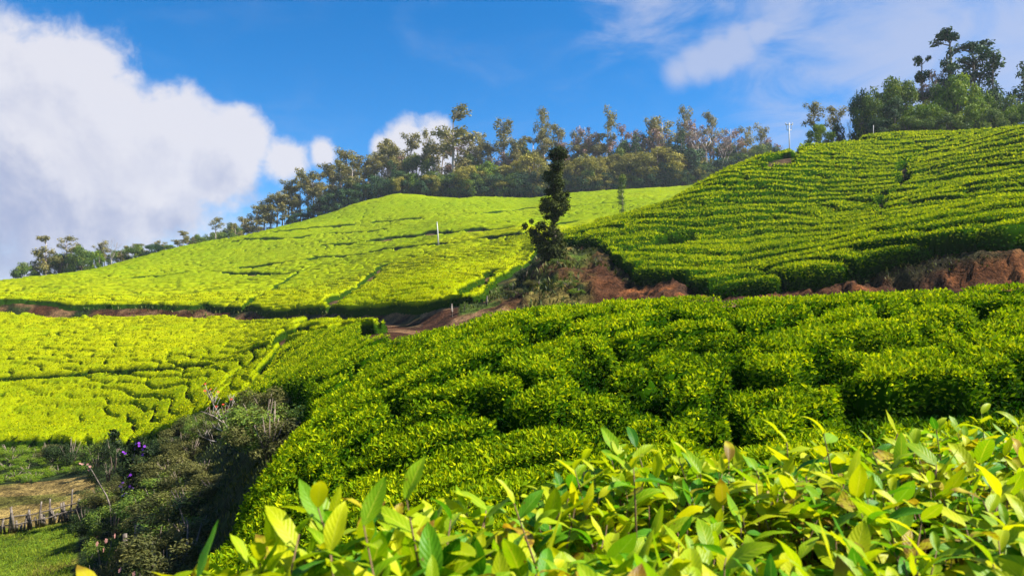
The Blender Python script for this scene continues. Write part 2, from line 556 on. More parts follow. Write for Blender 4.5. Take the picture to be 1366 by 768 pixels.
# ------------------------------------------------------------------ mesh helpers
def np_mesh(name, verts, faces, mats, attr=None, smooth_=False, mat_index=None):
    verts = np.asarray(verts, np.float32).reshape(-1, 3)
    faces = np.asarray(faces, np.int32)
    me = bpy.data.meshes.new(name)
    k = faces.shape[1]
    me.vertices.add(len(verts)); me.vertices.foreach_set('co', verts.ravel())
    me.loops.add(faces.size); me.loops.foreach_set('vertex_index', faces.ravel())
    me.polygons.add(len(faces)); me.polygons.foreach_set('loop_start', np.arange(0, faces.size, k, dtype=np.int32))
    if mat_index is not None:
        me.polygons.foreach_set('material_index', np.asarray(mat_index, np.int32))
    me.polygons.foreach_set('use_smooth', np.full(len(faces), smooth_))
    for m in mats if isinstance(mats, (list, tuple)) else [mats]:
        me.materials.append(m)
    for an, (typ, val) in (attr or {}).items():
        at = me.attributes.new(an, typ, 'POINT')
        if typ == 'FLOAT':
            at.data.foreach_set('value', np.asarray(val, np.float32).ravel())
        else:
            at.data.foreach_set('color', np.asarray(val, np.float32).ravel())
    me.update(calc_edges=True)
    return me


def link(name, data, parent=None, loc=None, **props):
    o = bpy.data.objects.new(name, data)
    COL.objects.link(o)
    if parent is not None:
        o.parent = parent
    if loc is not None:
        o.location = loc
    for k, v in props.items():
        if v is not None:
            o[k] = v
    return o


def thing(name, label, category, loc, rz=0.0, scale=(1, 1, 1), group=None, data=None):
    o = link(name, data, None, loc, label=label, category=category, group=group)
    o.rotation_euler = (0, 0, rz)
    o.scale = scale
    return o


def compact(verts, faces, attrs):
    used, inv = np.unique(faces.ravel(), return_inverse=True)
    return verts[used], inv.reshape(faces.shape), {k: (t, np.asarray(v)[used]) for k, (t, v) in attrs.items()}


def tube(pts, radii, sides=6):
    """tapered tube through pts -> verts, quads"""
    pts = [Vector(p) for p in pts]
    vs, fs = [], []
    for i, p in enumerate(pts):
        dr = (pts[min(i + 1, len(pts) - 1)] - pts[max(i - 1, 0)]).normalized()
        q = dr.to_track_quat('Z', 'Y')
        for k in range(sides):
            an = 2 * math.pi * k / sides
            vs.append(p + q @ Vector((math.cos(an) * radii[i], math.sin(an) * radii[i], 0)))
    for i in range(len(pts) - 1):
        for k in range(sides):
            k2 = (k + 1) % sides
            fs.append((i * sides + k, i * sides + k2, (i + 1) * sides + k2, (i + 1) * sides + k))
    n = len(vs)
    vs.append(pts[-1])
    for k in range(0, sides):
        a_, b_ = (len(pts) - 1) * sides + k, (len(pts) - 1) * sides + (k + 1) % sides
        fs.append((a_, b_, n, n))
    vs.append(pts[0])
    for k in range(0, sides):
        fs.append(((k + 1) % sides, k, n + 1, n + 1))
    return vs, fs


def mesh_py(name, parts, mat, smooth_=True):
    """parts: list of (verts, faces) joined"""
    V_, F_ = [], []
    for vs, fs in parts:
        o = len(V_)
        V_ += [tuple(v) for v in vs]
        F_ += [tuple(dict.fromkeys(i + o for i in f)) for f in fs]
    me = bpy.data.meshes.new(name)
    me.from_pydata(V_, [], F_)
    me.polygons.foreach_set('use_smooth', np.full(len(me.polygons), smooth_))
    me.materials.append(mat)
    me.update()
    return me


# ------------------------------------------------------------------ materials
def principled(name):
    m = bpy.data.materials.new(name)
    m.use_nodes = True
    n = N(m.node_tree)
    p = n.add('ShaderNodeBsdfPrincipled')
    o = n.add('ShaderNodeOutputMaterial')
    n.l.new(p.outputs[0], o.inputs[0])
    p.inputs['Roughness'].default_value = .75
    p.inputs['Specular IOR Level'].default_value = .25
    return m, n, p, o


def leaf_mat(name, dark, mid, light, transl=.35, rough=.45, spec=.35, nscale=1.2, namp=.5, from_obj=False, tcol=None):
    """leaf colours from dark to light by a per-leaf value, drifting with a slow noise over the ground"""
    m, n, p, o = principled(name)
    if from_obj:
        r = n.add('ShaderNodeObjectInfo').outputs['Random']
    else:
        r = n.add('ShaderNodeAttribute', attribute_name='tone').outputs['Fac']
    geo = n.add('ShaderNodeNewGeometry')
    nz = n.noise(geo.outputs['Position'], nscale, 3, .6)
    f = n.math('ADD', r, n.math('MULTIPLY', n.math('SUBTRACT', nz, .5), namp), clamp=True)
    cr = n.add('ShaderNodeValToRGB')
    e = cr.color_ramp.elements
    e[0].position, e[0].color = 0.0, (*dark, 1)
    e[1].position, e[1].color = 1.0, (*light, 1)
    k = e.new(.5); k.color = (*mid, 1)
    n.l.new(f, cr.inputs[0])
    n.l.new(cr.outputs[0], p.inputs['Base Color'])
    p.inputs['Roughness'].default_value = rough
    p.inputs['Specular IOR Level'].default_value = spec
    if transl:
        t = n.add('ShaderNodeBsdfTranslucent')
        tc_ = n.mix(1.0, cr.outputs[0], tcol or (1.15, 1.1, .55), blend='MULTIPLY')
        n.l.new(tc_, t.inputs[0])
        mx = n.add('ShaderNodeMixShader', i_0=transl)
        n.l.new(p.outputs[0], mx.inputs[1]); n.l.new(t.outputs[0], mx.inputs[2])
        n.l.new(mx.outputs[0], o.inputs[0])
    return m


M = {}
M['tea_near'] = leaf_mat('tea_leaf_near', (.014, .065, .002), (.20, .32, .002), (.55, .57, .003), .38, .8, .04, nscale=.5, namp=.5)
M['tea_right'] = leaf_mat('tea_leaf_right', (.014, .06, .002), (.19, .29, .002), (.47, .50, .003), .38, .8, .03, nscale=.3, namp=.5)
M['tea_inner'] = leaf_mat('tea_inner', (.005, .014, .001), (.009, .028, .001), (.016, .05, .001), 0, 1, 0, nscale=3)  # inner shell with crevice shade in its colour, darkest where it is low
M['bark'], nb, pb, _ = principled('bark')
nzb = nb.noise(nb.add('ShaderNodeTexCoord').outputs['Object'], 5, 5, .6)
nb.l.new(nb.mix(nb.step(nzb, .35, .65), (.09, .065, .045), (.22, .17, .13)), pb.inputs['Base Color'])
M['pale_bark'], nb, pb, _ = principled('pale_bark')
nzb = nb.noise(nb.add('ShaderNodeTexCoord').outputs['Object'], 2.5, 5, .6)
nb.l.new(nb.mix(nb.step(nzb, .35, .65), (.20, .15, .12), (.50, .44, .38)), pb.inputs['Base Color'])

# left field: surface that is too far off for leaves, so grain and fine relief come from the material
m, n, p, o = principled('tea_far')
geo = n.add('ShaderNodeNewGeometry')
pos = geo.outputs['Position']
big = n.noise(pos, .035, 3, .5)
med = n.noise(pos, .55, 4, .6)
fin = n.noise(pos, 8.0, 4, .75)
hgt = n.add('ShaderNodeAttribute', attribute_name='tone').outputs['Fac']
c1 = n.mix(n.step(big, .38, .62), (.28, .305, .001), (.37, .36, .001))
old = n.step(n.add('ShaderNodeSeparateXYZ', i_0=pos).outputs['Y'], 128, 175)
c1 = n.mix(n.math('MULTIPLY', old, .6), c1, (.15, .21, .004))
c2 = n.mix(n.math('MULTIPLY', n.step(med, .42, .72), .45), c1, (.12, .22, .003))
c3 = n.mix(n.step(fin, .38, .66), n.mix(.5, c2, (.07, .16, .003)), c2)
c4 = n.mix(n.step(hgt, .50, .88), (.016, .042, .002), c3)  # painted shade and old leaves: gaps and row fronts darker where canopy dips
n.l.new(c4, p.inputs['Base Color'])
bmp = n.add('ShaderNodeBump', i_Height=fin)
bmp.inputs['Strength'].default_value = .7
bmp.inputs['Distance'].default_value = .12
n.l.new(bmp.outputs[0], p.inputs['Normal'])
p.inputs['Specular IOR Level'].default_value = .0
M['tea_far'] = m

# ground cover from a colour attribute with soil grain
m, n, p, o = principled('soil')
at = n.add('ShaderNodeAttribute', attribute_name='Col')
geo = n.add('ShaderNodeNewGeometry')
pos = geo.outputs['Position']
n1 = n.noise(pos, .9, 6, .65)
n2 = n.noise(pos, 7.0, 5, .65)
mul = n.math('MULTIPLY_ADD', n.step(n1, .3, .72), .95, .28)
mul = n.math('MULTIPLY', mul, n.math('MULTIPLY_ADD', n.step(n2, .3, .7), .9, .45))
cc = n.vmath('MULTIPLY', at.outputs['Color'], (1, 1, 1))
sc_ = n.add('ShaderNodeVectorMath', operation='SCALE')
n.l.new(cc, sc_.inputs[0]); n.l.new(mul, sc_.inputs['Scale'])
n.l.new(sc_.outputs[0], p.inputs['Base Color'])
bmp = n.add('ShaderNodeBump', i_Height=n.math('ADD', n1, n.math('MULTIPLY', n2, .35)))
bmp.inputs['Strength'].default_value = 1.0
bmp.inputs['Distance'].default_value = .45
n.l.new(bmp.outputs[0], p.inputs['Normal'])
p.inputs['Roughness'].default_value = .95
p.inputs['Specular IOR Level'].default_value = .08
M['soil'] = m

# ------------------------------------------------------------------ ground sheet
cols = np.unique(np.concatenate([np.linspace(-1.65, -.72, 34), np.linspace(-.72, .72, 300), np.linspace(.72, 1.65, 34)]))
rows = np.unique(np.concatenate([np.geomspace(.5, 5, 26), np.linspace(5, 28, 76), np.linspace(28, 62, 160), np.linspace(62, 130, 76), np.linspace(130, 240, 76), np.geomspace(240, 4000, 40)]))
GA, GD = np.meshgrid(cols, rows, indexing='ij')
gx = GA * GD
gzv = ground_a(GA, GD)
gu = ua(GA)
isnear = near_mask(GA, GD); isleft = left_mask(GA, GD); isright = right_mask(GA, GD)
tea = np.maximum(np.maximum(isnear, isleft), isright)
# the cut banks are rough: runnels and clods
dK6, dK7 = dcv(6, GA), dcv(7, GA)
bank = smooth(GD, dK6 - 2, dK6 + .5) * smooth(GD, np.maximum(dK7 + 9 * ((gu > 640) & (gu < 850)), dK7 + 1.5), dK7 + .2 + 8 * ((gu > 640) & (gu < 850))) * smooth(-tea, -.3, .3)
run = fbm(gx * 1.1, GD * .35, 81, 4) - .5
gzv = gzv + bank * (.15 + .85 * smooth(gu, 600, 720)) * (run * 1.1 + (np.abs(fbm(gx * 1.9, GD * .5, 82, 3) - .5) - .12) * -1.0 + (fbm(gx * 3, GD * 3, 83, 3) - .5) * .35)
NCOL, NROW = GA.shape
c_tea = np.array([.035, .028, .014]); c_red = np.array([.092, .037, .015]); c_tan = np.array([.27, .15, .068]); c_dry = np.array([.19, .15, .035])
c_grass = np.array([.075, .115, .012]); c_dkg = np.array([.028, .045, .010]); c_lawn = np.array([.13, .20, .010]); c_plough = np.array([.30, .21, .065])
colr = np.empty(GA.shape + (3,))
colr[:] = c_dkg
nzg = fbm(gx * .45, GD * .45, 91, 4)


def lay(wt, c):
    global colr
    wt = np.clip(wt, 0, 1)[..., None]
    colr = colr * (1 - wt) + c * wt


lay(smooth(tea, -.6, .2), c_tea)
road = smooth(np.minimum(GD - dcv(4, GA) - 1.0, dK7 + 3 - GD), -1, .5) * (GD > 15) * (tea < .3)
lay(road * ((gu > 330) | (GD > 50)), c_red * .8)
lay(road * smooth(nzg, .56, .68) * ((gu > 330) | (GD > 50)), c_tan)
# terrace road of the left hill, bare seams
tl = smooth(np.minimum(GD - dK6 + 2.2, dK7 + 1.2 - GD), -.5, .5) * (gu < 560) * (tea < .3)
lay(tl, c_tan * .8)
lay(tl * smooth(fbm(gx * .35, GD * .6, 102, 3), .47, .6), c_red * .9)
lay(tl * smooth(fbm(gx * .3 + 9, GD * .5, 103, 3), .54, .64), c_dkg)
for p_, wd in SEAMS_LEFT + SEAMS_RIGHT:
    lay(smooth(seg_dist(gx, GD, p_), wd + .6, wd) * (tea < .4), (c_tan * .62 if GD is not None and p_[0][0] < 8 else np.array([.10, .06, .03])))
# grassy mound by the lone tree
mound = ((gu > 610) & (gu < 835)) * smooth(np.minimum(GD - dK6 + .5, 64 - GD), -.5, 1.0) * (tea < .3)
lay(mound * smooth(gu, 640, 690), c_dry)
lay(mound * smooth(fbm(gx * .35, GD * .35, 93, 3), .5, .6), c_grass)
lay(mound * smooth(fbm(gx * .6, GD * .3, 95, 3), .56, .64) * .9, c_red)
lay(mound * smooth(fbm(gx * .5, GD * .5, 96, 3), .56, .66), c_dkg)
lay(mound * smooth(gu, 775, 800) * smooth(GD, dK7 + 2, dK7 - 1), c_red)
bk = bank * smooth(gu, 770, 840)
lay(bk, c_red)
lay(bk * smooth(nzg, .56, .68), np.array([.07, .034, .018]))
lay(bk * smooth(fbm(gx * .6, GD * 1.2, 97, 3), .58, .68), np.array([.24, .085, .026]))
lay(bk * smooth(GD + (nzg - .5) * 2.0, dK7 - .8, dK7 - .1), np.array([.040, .036, .012]))
# valley floor: gully, lawn, ploughed plot, garden
val = (GD < 50) * smooth(-tea, -.2, .5) * (gu < 430) * smooth(GD, 3, 5)
lay(val, c_dkg)
lawn_m = (GD > 12) & (GD < 27.6 + (fbm(gx * .4, GD * .4, 98) - .5) * 1.2) & (gu < 118 - (28 - GD) * 1.5) & (tea < 0)
plough_m = (GD >= 28.0) & (GD < 36.5 + (fbm(gx * .3, GD * .3, 99) - .5) * 2) & (gu < 134) & (tea < 0)
lay(val * lawn_m, c_lawn)
lay(val * smooth(fbm(gx * .5, GD * .8, 100, 3), .5, .7) * lawn_m, np.array([.24, .21, .03]))
lay(plough_m * 1.0, c_plough)
lay(plough_m * smooth(fbm(gx * .25, GD * .6, 101, 3), .52, .68), np.array([.16, .15, .03]))
gzv = gzv + plough_m * (np.sin(GD * 2 * math.pi / .8 + gx * .5) * .05)
forest = smooth(GD, dcv(11, GA) + .5, dcv(11, GA) + 3)
lay(forest, c_dkg)
lay(smooth(GD, 400, 700), np.array([.05, .09, .03]))

region = np.zeros((NCOL - 1, NROW - 1), int)
cen = lambda A: .25 * (A[:-1, :-1] + A[1:, :-1] + A[:-1, 1:] + A[1:, 1:])
region[(cen(bank) > .45) & (cen(gu) > 560)] = 1
region[(cen(tl) > .6) & (cen(GD) > 50) & (region == 0)] = 2
region[cen(lawn_m.astype(float)) > .5] = 3
region[cen(plough_m.astype(float)) > .5] = 4
ids = np.arange(NCOL * NROW).reshape(NCOL, NROW)
quads = np.stack([ids[:-1, :-1], ids[1:, :-1], ids[1:, 1:], ids[:-1, 1:]], -1)
verts = np.stack([gx, GD, gzv], -1).reshape(-1, 3)
rgba = np.concatenate([colr, np.ones(GA.shape + (1,))], -1).reshape(-1, 4)
for k, nm in enumerate(('ground', 'earth_bank', 'footpath', 'lawn', 'ploughed_field')):
    f = quads[region == k].reshape(-1, 4)
    v2, f2, at2 = compact(verts, f, {'Col': ('FLOAT_COLOR', rgba)})
    if k == 0:   # the slope goes on behind the photographer
        o = len(v2)
        ex = np.array([[-.825, .5, 0], [.825, .5, 0], [60, -30, 4], [60, -400, 6], [-60, -400, -14], [-60, -30, -8], [-6, .5, -1.9], [6, .5, -1.3]])
        bx = np.linspace(-400, 400, 41); by = np.linspace(-400, .49, 41)
        BX, BY = np.meshgrid(bx, by, indexing='ij')
        BZ = -1.45 - .0 * BX + np.where(BX < 0, BX * .03, BX * .06) - .02 * BY * 0
        bv = np.stack([BX, BY, BZ], -1).reshape(-1, 3)
        bi = np.arange(41 * 41).reshape(41, 41)
        bq = np.stack([bi[:-1, :-1], bi[1:, :-1], bi[1:, 1:], bi[:-1, 1:]], -1).reshape(-1, 4) + o
        v2 = np.concatenate([v2, bv]); f2 = np.concatenate([f2, bq])
        at2 = {'Col': ('FLOAT_COLOR', np.concatenate([at2['Col'][1], np.tile([.06, .11, .01, 1], (len(bv), 1))]))}
    link(nm, np_mesh(nm, v2, f2, M['soil'], at2, True), kind='structure')


# ------------------------------------------------------------------ tea fields
def field_grid(kind, cols, rows):
    A, D = np.meshgrid(cols, rows, indexing='ij')
    gid, z, h, m = canopy(kind, A, D)
    v = np.stack([A * D, D, z + h - .10], -1)
    n0, n1 = A.shape
    idx = np.arange(n0 * n1).reshape(n0, n1)
    q = np.stack([idx[:-1, :-1], idx[1:, :-1], idx[1:, 1:], idx[:-1, 1:]], -1).reshape(-1, 4)
    g_ = gid.reshape(-1); mm = m.reshape(-1)
    ok = (mm[q] > -.06).any(1)
    return v.reshape(-1, 3), q[ok], g_[q[ok][:, 0]], (h / H).reshape(-1), mm


def leaves_on(kind, a, d, size, tilt=.85, lift=0.0, wide=.42, hmin=1.0, steep=False):
    """a small folded leaf on the canopy at every (a, d): verts, quads, rnd, bush id"""
    gid, z, h, m = canopy(kind, a, d)
    ep = .05
    x = a * d
    _, z1, h1, _ = canopy(kind, (x + ep) / d, d)
    _, z2, h2, _ = canopy(kind, x / (d + ep), d + ep)
    zt = z + h
    nx = np.clip(-(z1 + h1 - zt) / ep, -2.5, 2.5); ny = np.clip(-(z2 + h2 - zt) / ep, -2.5, 2.5)
    keep = (m > .05) & (h > .12 * hmin)
    if steep:
        keep = (m > -.02) & (h > .03) & (np.hypot(nx, ny) > .9)
    if not keep.any():
        return None
    x, y, zt, nx, ny, h = x[keep], d[keep], zt[keep], nx[keep], ny[keep], h[keep]
    gid = gid[keep]
    size = np.broadcast_to(size, keep.shape)[keep]
    n_ = len(x)
    az = rng.uniform(0, 2 * math.pi, n_)
    lean = rng.uniform(.25, 1.0, n_) * tilt
    # the leaf points out from the surface, leaning az-wards
    nl = np.stack([nx, ny, np.ones(n_)], -1); nl /= np.linalg.norm(nl, axis=1, keepdims=True)
    tx = np.stack([np.cos(az), np.sin(az), np.zeros(n_)], -1)
    tx -= nl * (tx * nl).sum(1, keepdims=True); tx /= np.linalg.norm(tx, axis=1, keepdims=True)
    dr = nl * np.cos(lean * 1.5)[:, None] + tx * np.sin(lean * 1.5)[:, None]
    sd_ = np.cross(dr, nl); sd_ /= (np.linalg.norm(sd_, axis=1, keepdims=True) + 1e-9)
    L = size * rng.uniform(.65, 1.3, n_)
    up = np.cross(sd_, dr)
    base_ = np.stack([x, y, zt + lift - rng.uniform(.0, .09, n_)], -1)
    tip = base_ + dr * L[:, None] - nl * (L * .15 * lean)[:, None]
    mid = base_ + dr * (L * .48)[:, None] + up * (L * .06)[:, None]
    l_ = mid + sd_ * (L * wide * .5)[:, None]; r_ = mid - sd_ * (L * wide * .5)[:, None]
    v = np.stack([base_, l_, tip, r_], 1).reshape(-1, 3)
    q = np.arange(n_ * 4).reshape(-1, 4)
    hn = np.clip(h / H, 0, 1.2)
    rn = np.clip(rng.beta(1.3, 1.4, n_) * .95 + np.where(hn > .82, (hn - .82) * .6, (hn - .82) * 1.5), 0, 1)  # low leaves are older, and crevice shade is also put into their tone
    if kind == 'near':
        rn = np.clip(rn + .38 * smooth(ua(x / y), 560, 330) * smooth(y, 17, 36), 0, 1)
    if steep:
        rn = rn * .45  # bush sides darkened in colour to stand for shade
    return v, q, np.repeat(rn, 4), gid


def project(v):
    y = np.maximum(v[:, 1] * CP + v[:, 2] * SP, .1)
    zc = -v[:, 1] * SP + v[:, 2] * CP
    return 683 + v[:, 0] / y * FPX, 384 - zc / y * FPX


# --- near field
ncols = np.linspace(-.50, .74, 460)
nrows = []
d_ = 3.0
while d_ < 50:
    nrows.append(d_)
    d_ += max(.055, d_ * .0056)
nv, nq, ng, nh, nm_ = field_grid('near', ncols, np.array(nrows))


def sample_ad(n, d0, d1, a0, a1, pw):
    """random (a, d): density per square metre falls off as d**-pw"""
    k = 2 - pw
    t = rng.uniform(0, 1, n)
    d = (d0 ** k + t * (d1 ** k - d0 ** k)) ** (1 / k) if abs(k) > 1e-6 else d0 * (d1 / d0) ** t
    return rng.uniform(a0, a1, n), d


sa, sdp = sample_ad(560000, 4.0, 44, -.50, .74, 1.7)
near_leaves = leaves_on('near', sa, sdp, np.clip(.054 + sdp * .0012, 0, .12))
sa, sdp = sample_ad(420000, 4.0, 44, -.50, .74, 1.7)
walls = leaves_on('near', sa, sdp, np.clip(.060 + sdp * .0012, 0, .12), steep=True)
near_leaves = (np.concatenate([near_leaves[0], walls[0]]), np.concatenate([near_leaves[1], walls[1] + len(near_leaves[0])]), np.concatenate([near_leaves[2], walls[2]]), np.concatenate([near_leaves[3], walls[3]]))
print('leaves', len(near_leaves[3]), len(walls[3]))


def split_bushes(kind, v, q, gq, hv, leaves, leafmat, innermat, chosen):
    """every chosen bush becomes its own object with its leaves, the rest stays together"""
    lv, lq, lr, lg = leaves
    out = {}
    order = np.argsort(gq, kind='stable'); gs = gq[order]
    st = np.searchsorted(gs, chosen, 'left'); en = np.searchsorted(gs, chosen, 'right')
    lo = np.argsort(lg, kind='stable'); lgs = lg[lo]
    ls = np.searchsorted(lgs, chosen, 'left'); le = np.searchsorted(lgs, chosen, 'right')
    for c, a0, a1, b0, b1 in zip(chosen, st, en, ls, le):
        f = q[order[a0:a1]]
        if len(f) < 4:
            continue
        v2, f2, at2 = compact(v, f, {'tone': ('FLOAT', np.clip(hv, 0, 1))})
        cen_ = np.array([v2[:, 0].mean(), v2[:, 1].mean(), v2[:, 2].min()])
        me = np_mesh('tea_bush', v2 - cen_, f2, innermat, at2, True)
        k = lo[b0:b1]
        lme = None
        if len(k):
            lvv = lv.reshape(-1, 4, 3)[k].reshape(-1, 3) - cen_
            lme = np_mesh('leaves', lvv, np.arange(len(k) * 4).reshape(-1, 4), leafmat, {'tone': ('FLOAT', lr.reshape(-1, 4)[k].ravel())})
        out[c] = (me, lme, cen_, v2)
    return out


def bush_sizes(v, q, gq):
    """projected area of every bush (rough) and how much shows in the frame"""
    c = v[q].mean(1)
    pu, pv = project(c)
    inside = (pu > 0) & (pu < 1366) & (pv > 0) & (pv < 768)
    e1 = v[q[:, 1]] - v[q[:, 0]]; e2 = v[q[:, 3]] - v[q[:, 0]]
    ar = np.linalg.norm(np.cross(e1, e2), axis=1)
    scr = ar / (c[:, 1] ** 2) * inside
    ug, inv = np.unique(gq, return_inverse=True)
    return ug, np.bincount(inv, scr), np.bincount(inv, ar), np.bincount(inv, c[:, 0]) / np.bincount(inv), np.bincount(inv, c[:, 1]) / np.bincount(inv)


ug, scr, ar, bxm, bym = bush_sizes(nv, nq, ng)
near_ids = ug[(ar > .12)]
near_n = len(near_ids)
print('near bushes', near_n)


def bush_words(kind, area, el, u, d):
    big_ = 2.4 if kind == 'near' else 4.5
    size = 'small' if area < big_ * .55 else ('middling' if area < big_ else 'broad')
    shape = 'rounded' if el < 1.7 else 'long'
    if kind == 'near':
        if d < 8:
            pl = 'behind the big leaved hedge'
        elif d < 9.5:
            pl = 'low on the slope'
        elif d < 12:
            pl = 'halfway up the slope'
        elif u > 500:
            pl = 'on the near crest'
        elif d < 22:
            pl = 'round the head of the scrubby gully'
        else:
            pl = 'where the near slope meets the yellow field'
        if d < 22:
            lat = ' beside the scrub' if u < 430 else (' under the bright hill' if u < 640 else (' below the lone tree' if u < 860 else (' toward the tall bank' if u < 1120 else ' at the edge of view')))
        else:
            lat = ''
        return f'{size} {shape} tea bush {pl}{lat}'
    pl = 'at the lip of the red bank' if d < 38 else ('just above the red bank' if d < 43 else ('low on the shaded hill' if d < 48 else ('midway up the shaded hill' if d < 55 else 'high on the shaded hill')))
    lat = 'near the lone tree' if u < 860 else ('above the orange cut' if u < 960 else ('under the power pole' if u < 1100 else ('below the hilltop grove' if u < 1240 else 'at the edge of view')))
    return f'{size} {shape} tea bush {pl} {lat}'


def place_bushes(kind, built, grp):
    for c, (me, lme, cen_, v2) in built.items():
        xy = v2[:, :2] - v2[:, :2].mean(0)
        ev = np.sqrt(np.maximum(np.linalg.eigvalsh(np.cov(xy.T) + np.eye(2) * 1e-6), 1e-6))
        area = math.pi * 4 * ev[0] * ev[1] * .9
        u = ua(cen_[0] / cen_[1])
        lab = bush_words(kind, area, ev[1] / ev[0], u, cen_[1])
        o = thing('tea_bush', lab, 'tea bush', tuple(cen_), group=grp, data=me)
        if lme is not None:
            link('leaves', lme, o, kind='stuff')


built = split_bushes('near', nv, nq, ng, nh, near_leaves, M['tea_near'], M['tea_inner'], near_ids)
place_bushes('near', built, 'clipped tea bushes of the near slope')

# --- right hill
rcols = np.linspace(ray(715, 400)[0], .735, 500)
rrows = []
d_ = 31.0
while d_ < 108:
    rrows.append(d_)
    d_ += max(.12, d_ * .0032)
rv, rq, rg, rh, rm_ = field_grid('right', rcols, np.array(rrows))
sa, sdp = sample_ad(210000, 32.5, 104, ray(715, 400)[0], .735, 1.2)
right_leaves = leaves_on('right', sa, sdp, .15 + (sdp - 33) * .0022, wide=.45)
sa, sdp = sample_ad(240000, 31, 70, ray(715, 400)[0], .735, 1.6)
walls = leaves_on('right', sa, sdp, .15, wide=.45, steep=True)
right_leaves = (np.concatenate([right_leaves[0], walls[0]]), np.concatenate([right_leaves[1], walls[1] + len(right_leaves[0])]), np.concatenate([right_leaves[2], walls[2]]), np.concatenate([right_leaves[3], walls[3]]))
print('right leaves', len(right_leaves[3]), len(walls[3]))
ug, scr, ar, bxm, bym = bush_sizes(rv, rq, rg)
quota = max(0, 296 - near_n)
okb = np.argsort(-scr)
right_ids = np.sort(ug[okb[:quota]])
print('right bushes', len(ug), 'single', len(right_ids))
built = split_bushes('right', rv, rq, rg, rh, right_leaves, M['tea_right'], M['tea_inner'], right_ids)
place_bushes('right', built, 'clipped tea bushes of the shaded hill')
rest = ~np.isin(rg, right_ids)
v2, f2, at2 = compact(rv, rq[rest], {'tone': ('FLOAT', np.clip(rh, 0, 1))})
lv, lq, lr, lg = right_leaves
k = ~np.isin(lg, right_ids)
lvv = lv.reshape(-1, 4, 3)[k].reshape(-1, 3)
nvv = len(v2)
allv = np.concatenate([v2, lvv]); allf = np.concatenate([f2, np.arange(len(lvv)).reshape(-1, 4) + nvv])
allr = np.concatenate([at2['tone'][1], lr.reshape(-1, 4)[k].ravel()])
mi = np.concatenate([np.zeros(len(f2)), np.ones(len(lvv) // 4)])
link('tea_field', np_mesh('tea_field', allv, allf, [M['tea_inner'], M['tea_right']], {'tone': ('FLOAT', allr)}, True, mi), kind='stuff',
     label='upper rows of dark green tea on the shaded hill above the red bank', category='tea field')

# --- left hill
lcols = np.linspace(ray(-40, 420)[0], ray(935, 260)[0], 570)
lrows = []
d_ = 31.0
while d_ < 238:
    lrows.append(d_)
    d_ += max(.23, d_ * .0022)
lv_, lq_, lg_, lh_, lm_ = field_grid('left', lcols, np.array(lrows))
cx = lv_[lq_].mean(1)
okf = ~((ua(cx[:, 0] / cx[:, 1]) > 790) & (cx[:, 1] < 118))
lv_[:, 2] += (rng.uniform(-1, 1, len(lv_)) * .03 + .10)
v2, f2, at2 = compact(lv_, lq_[okf], {'tone': ('FLOAT', np.clip(lh_, 0, 1))})
sa, sdp = sample_ad(130000, 31, 120, ray(-40, 420)[0], ray(760, 300)[0], 2.0)
M['tea_flush'] = leaf_mat('tea_flush', (.05, .12, .002), (.28, .315, .001), (.42, .40, .002), .3, 1, 0, nscale=.2, namp=.4)
ll = leaves_on('left', sa, sdp, .12 + (sdp - 31) * .0016, tilt=1.0, wide=.5)
nvv = len(v2)
v2 = np.concatenate([v2, ll[0]]); f2 = np.concatenate([f2, ll[1] + nvv])
at2 = {'tone': ('FLOAT', np.concatenate([at2['tone'][1], ll[2]]))}
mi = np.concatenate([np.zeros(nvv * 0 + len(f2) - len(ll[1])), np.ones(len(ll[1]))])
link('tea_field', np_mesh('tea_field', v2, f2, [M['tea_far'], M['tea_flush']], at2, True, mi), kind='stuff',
     label='bright yellow green tea rows covering the sunlit hill below the forest', category='tea field')
pass

# ------------------------------------------------------------------ trees
def leaf_cloud(clumps, n, size, seed, flat=.7, shell=.55):
    """leaf quads through ellipsoid clumps [(x, y, z, rx, ry, rz)] -> verts, rnd"""
    r = np.random.default_rng(seed)
    C_ = np.array(clumps, float)
    wgt = (C_[:, 3] * C_[:, 4] * C_[:, 5]) ** .67
    pick = r.choice(len(C_), n, p=wgt / wgt.sum())
    dv = r.normal(size=(n, 3)); dv /= np.linalg.norm(dv, axis=1, keepdims=True)
    rad = r.uniform(shell ** 2, 1.0, n) ** .5 * r.uniform(.8, 1.12, n)
    p = C_[pick, :3] + dv * rad[:, None] * C_[pick, 3:]
    nrm = dv * .8 + r.normal(size=(n, 3)) * .55 + np.array([0, 0, .5])
    nrm /= np.linalg.norm(nrm, axis=1, keepdims=True)
    t = np.cross(nrm, r.normal(size=(n, 3))); t /= np.linalg.norm(t, axis=1, keepdims=True) + 1e-9
    b = np.cross(nrm, t)
    s_ = size * r.uniform(.55, 1.35, n)[:, None]
    v = np.stack([p - t * s_, p + b * s_ * flat * .6, p + t * s_ - nrm * s_ * .3, p - b * s_ * flat * .6], 1)
    cl = r.uniform(-.22, .22, len(C_))[pick]
    rn = np.clip(.45 + cl + r.normal(0, .16, n) + dv[:, 2] * .10, 0, 1)
    return v.reshape(-1, 3), np.repeat(rn, 4)


def crown_mesh(name, clumps, n, size, seed, mat, **kw):
    v, rn = leaf_cloud(clumps, n, size, seed, **kw)
    return np_mesh(name, v, np.arange(len(v)).reshape(-1, 4), mat, {'tone': ('FLOAT', rn)})


def limbs_mesh(name, segs, mat):
    return mesh_py(name, [tube(p, r, sd__) for p, r, sd__ in segs], mat)


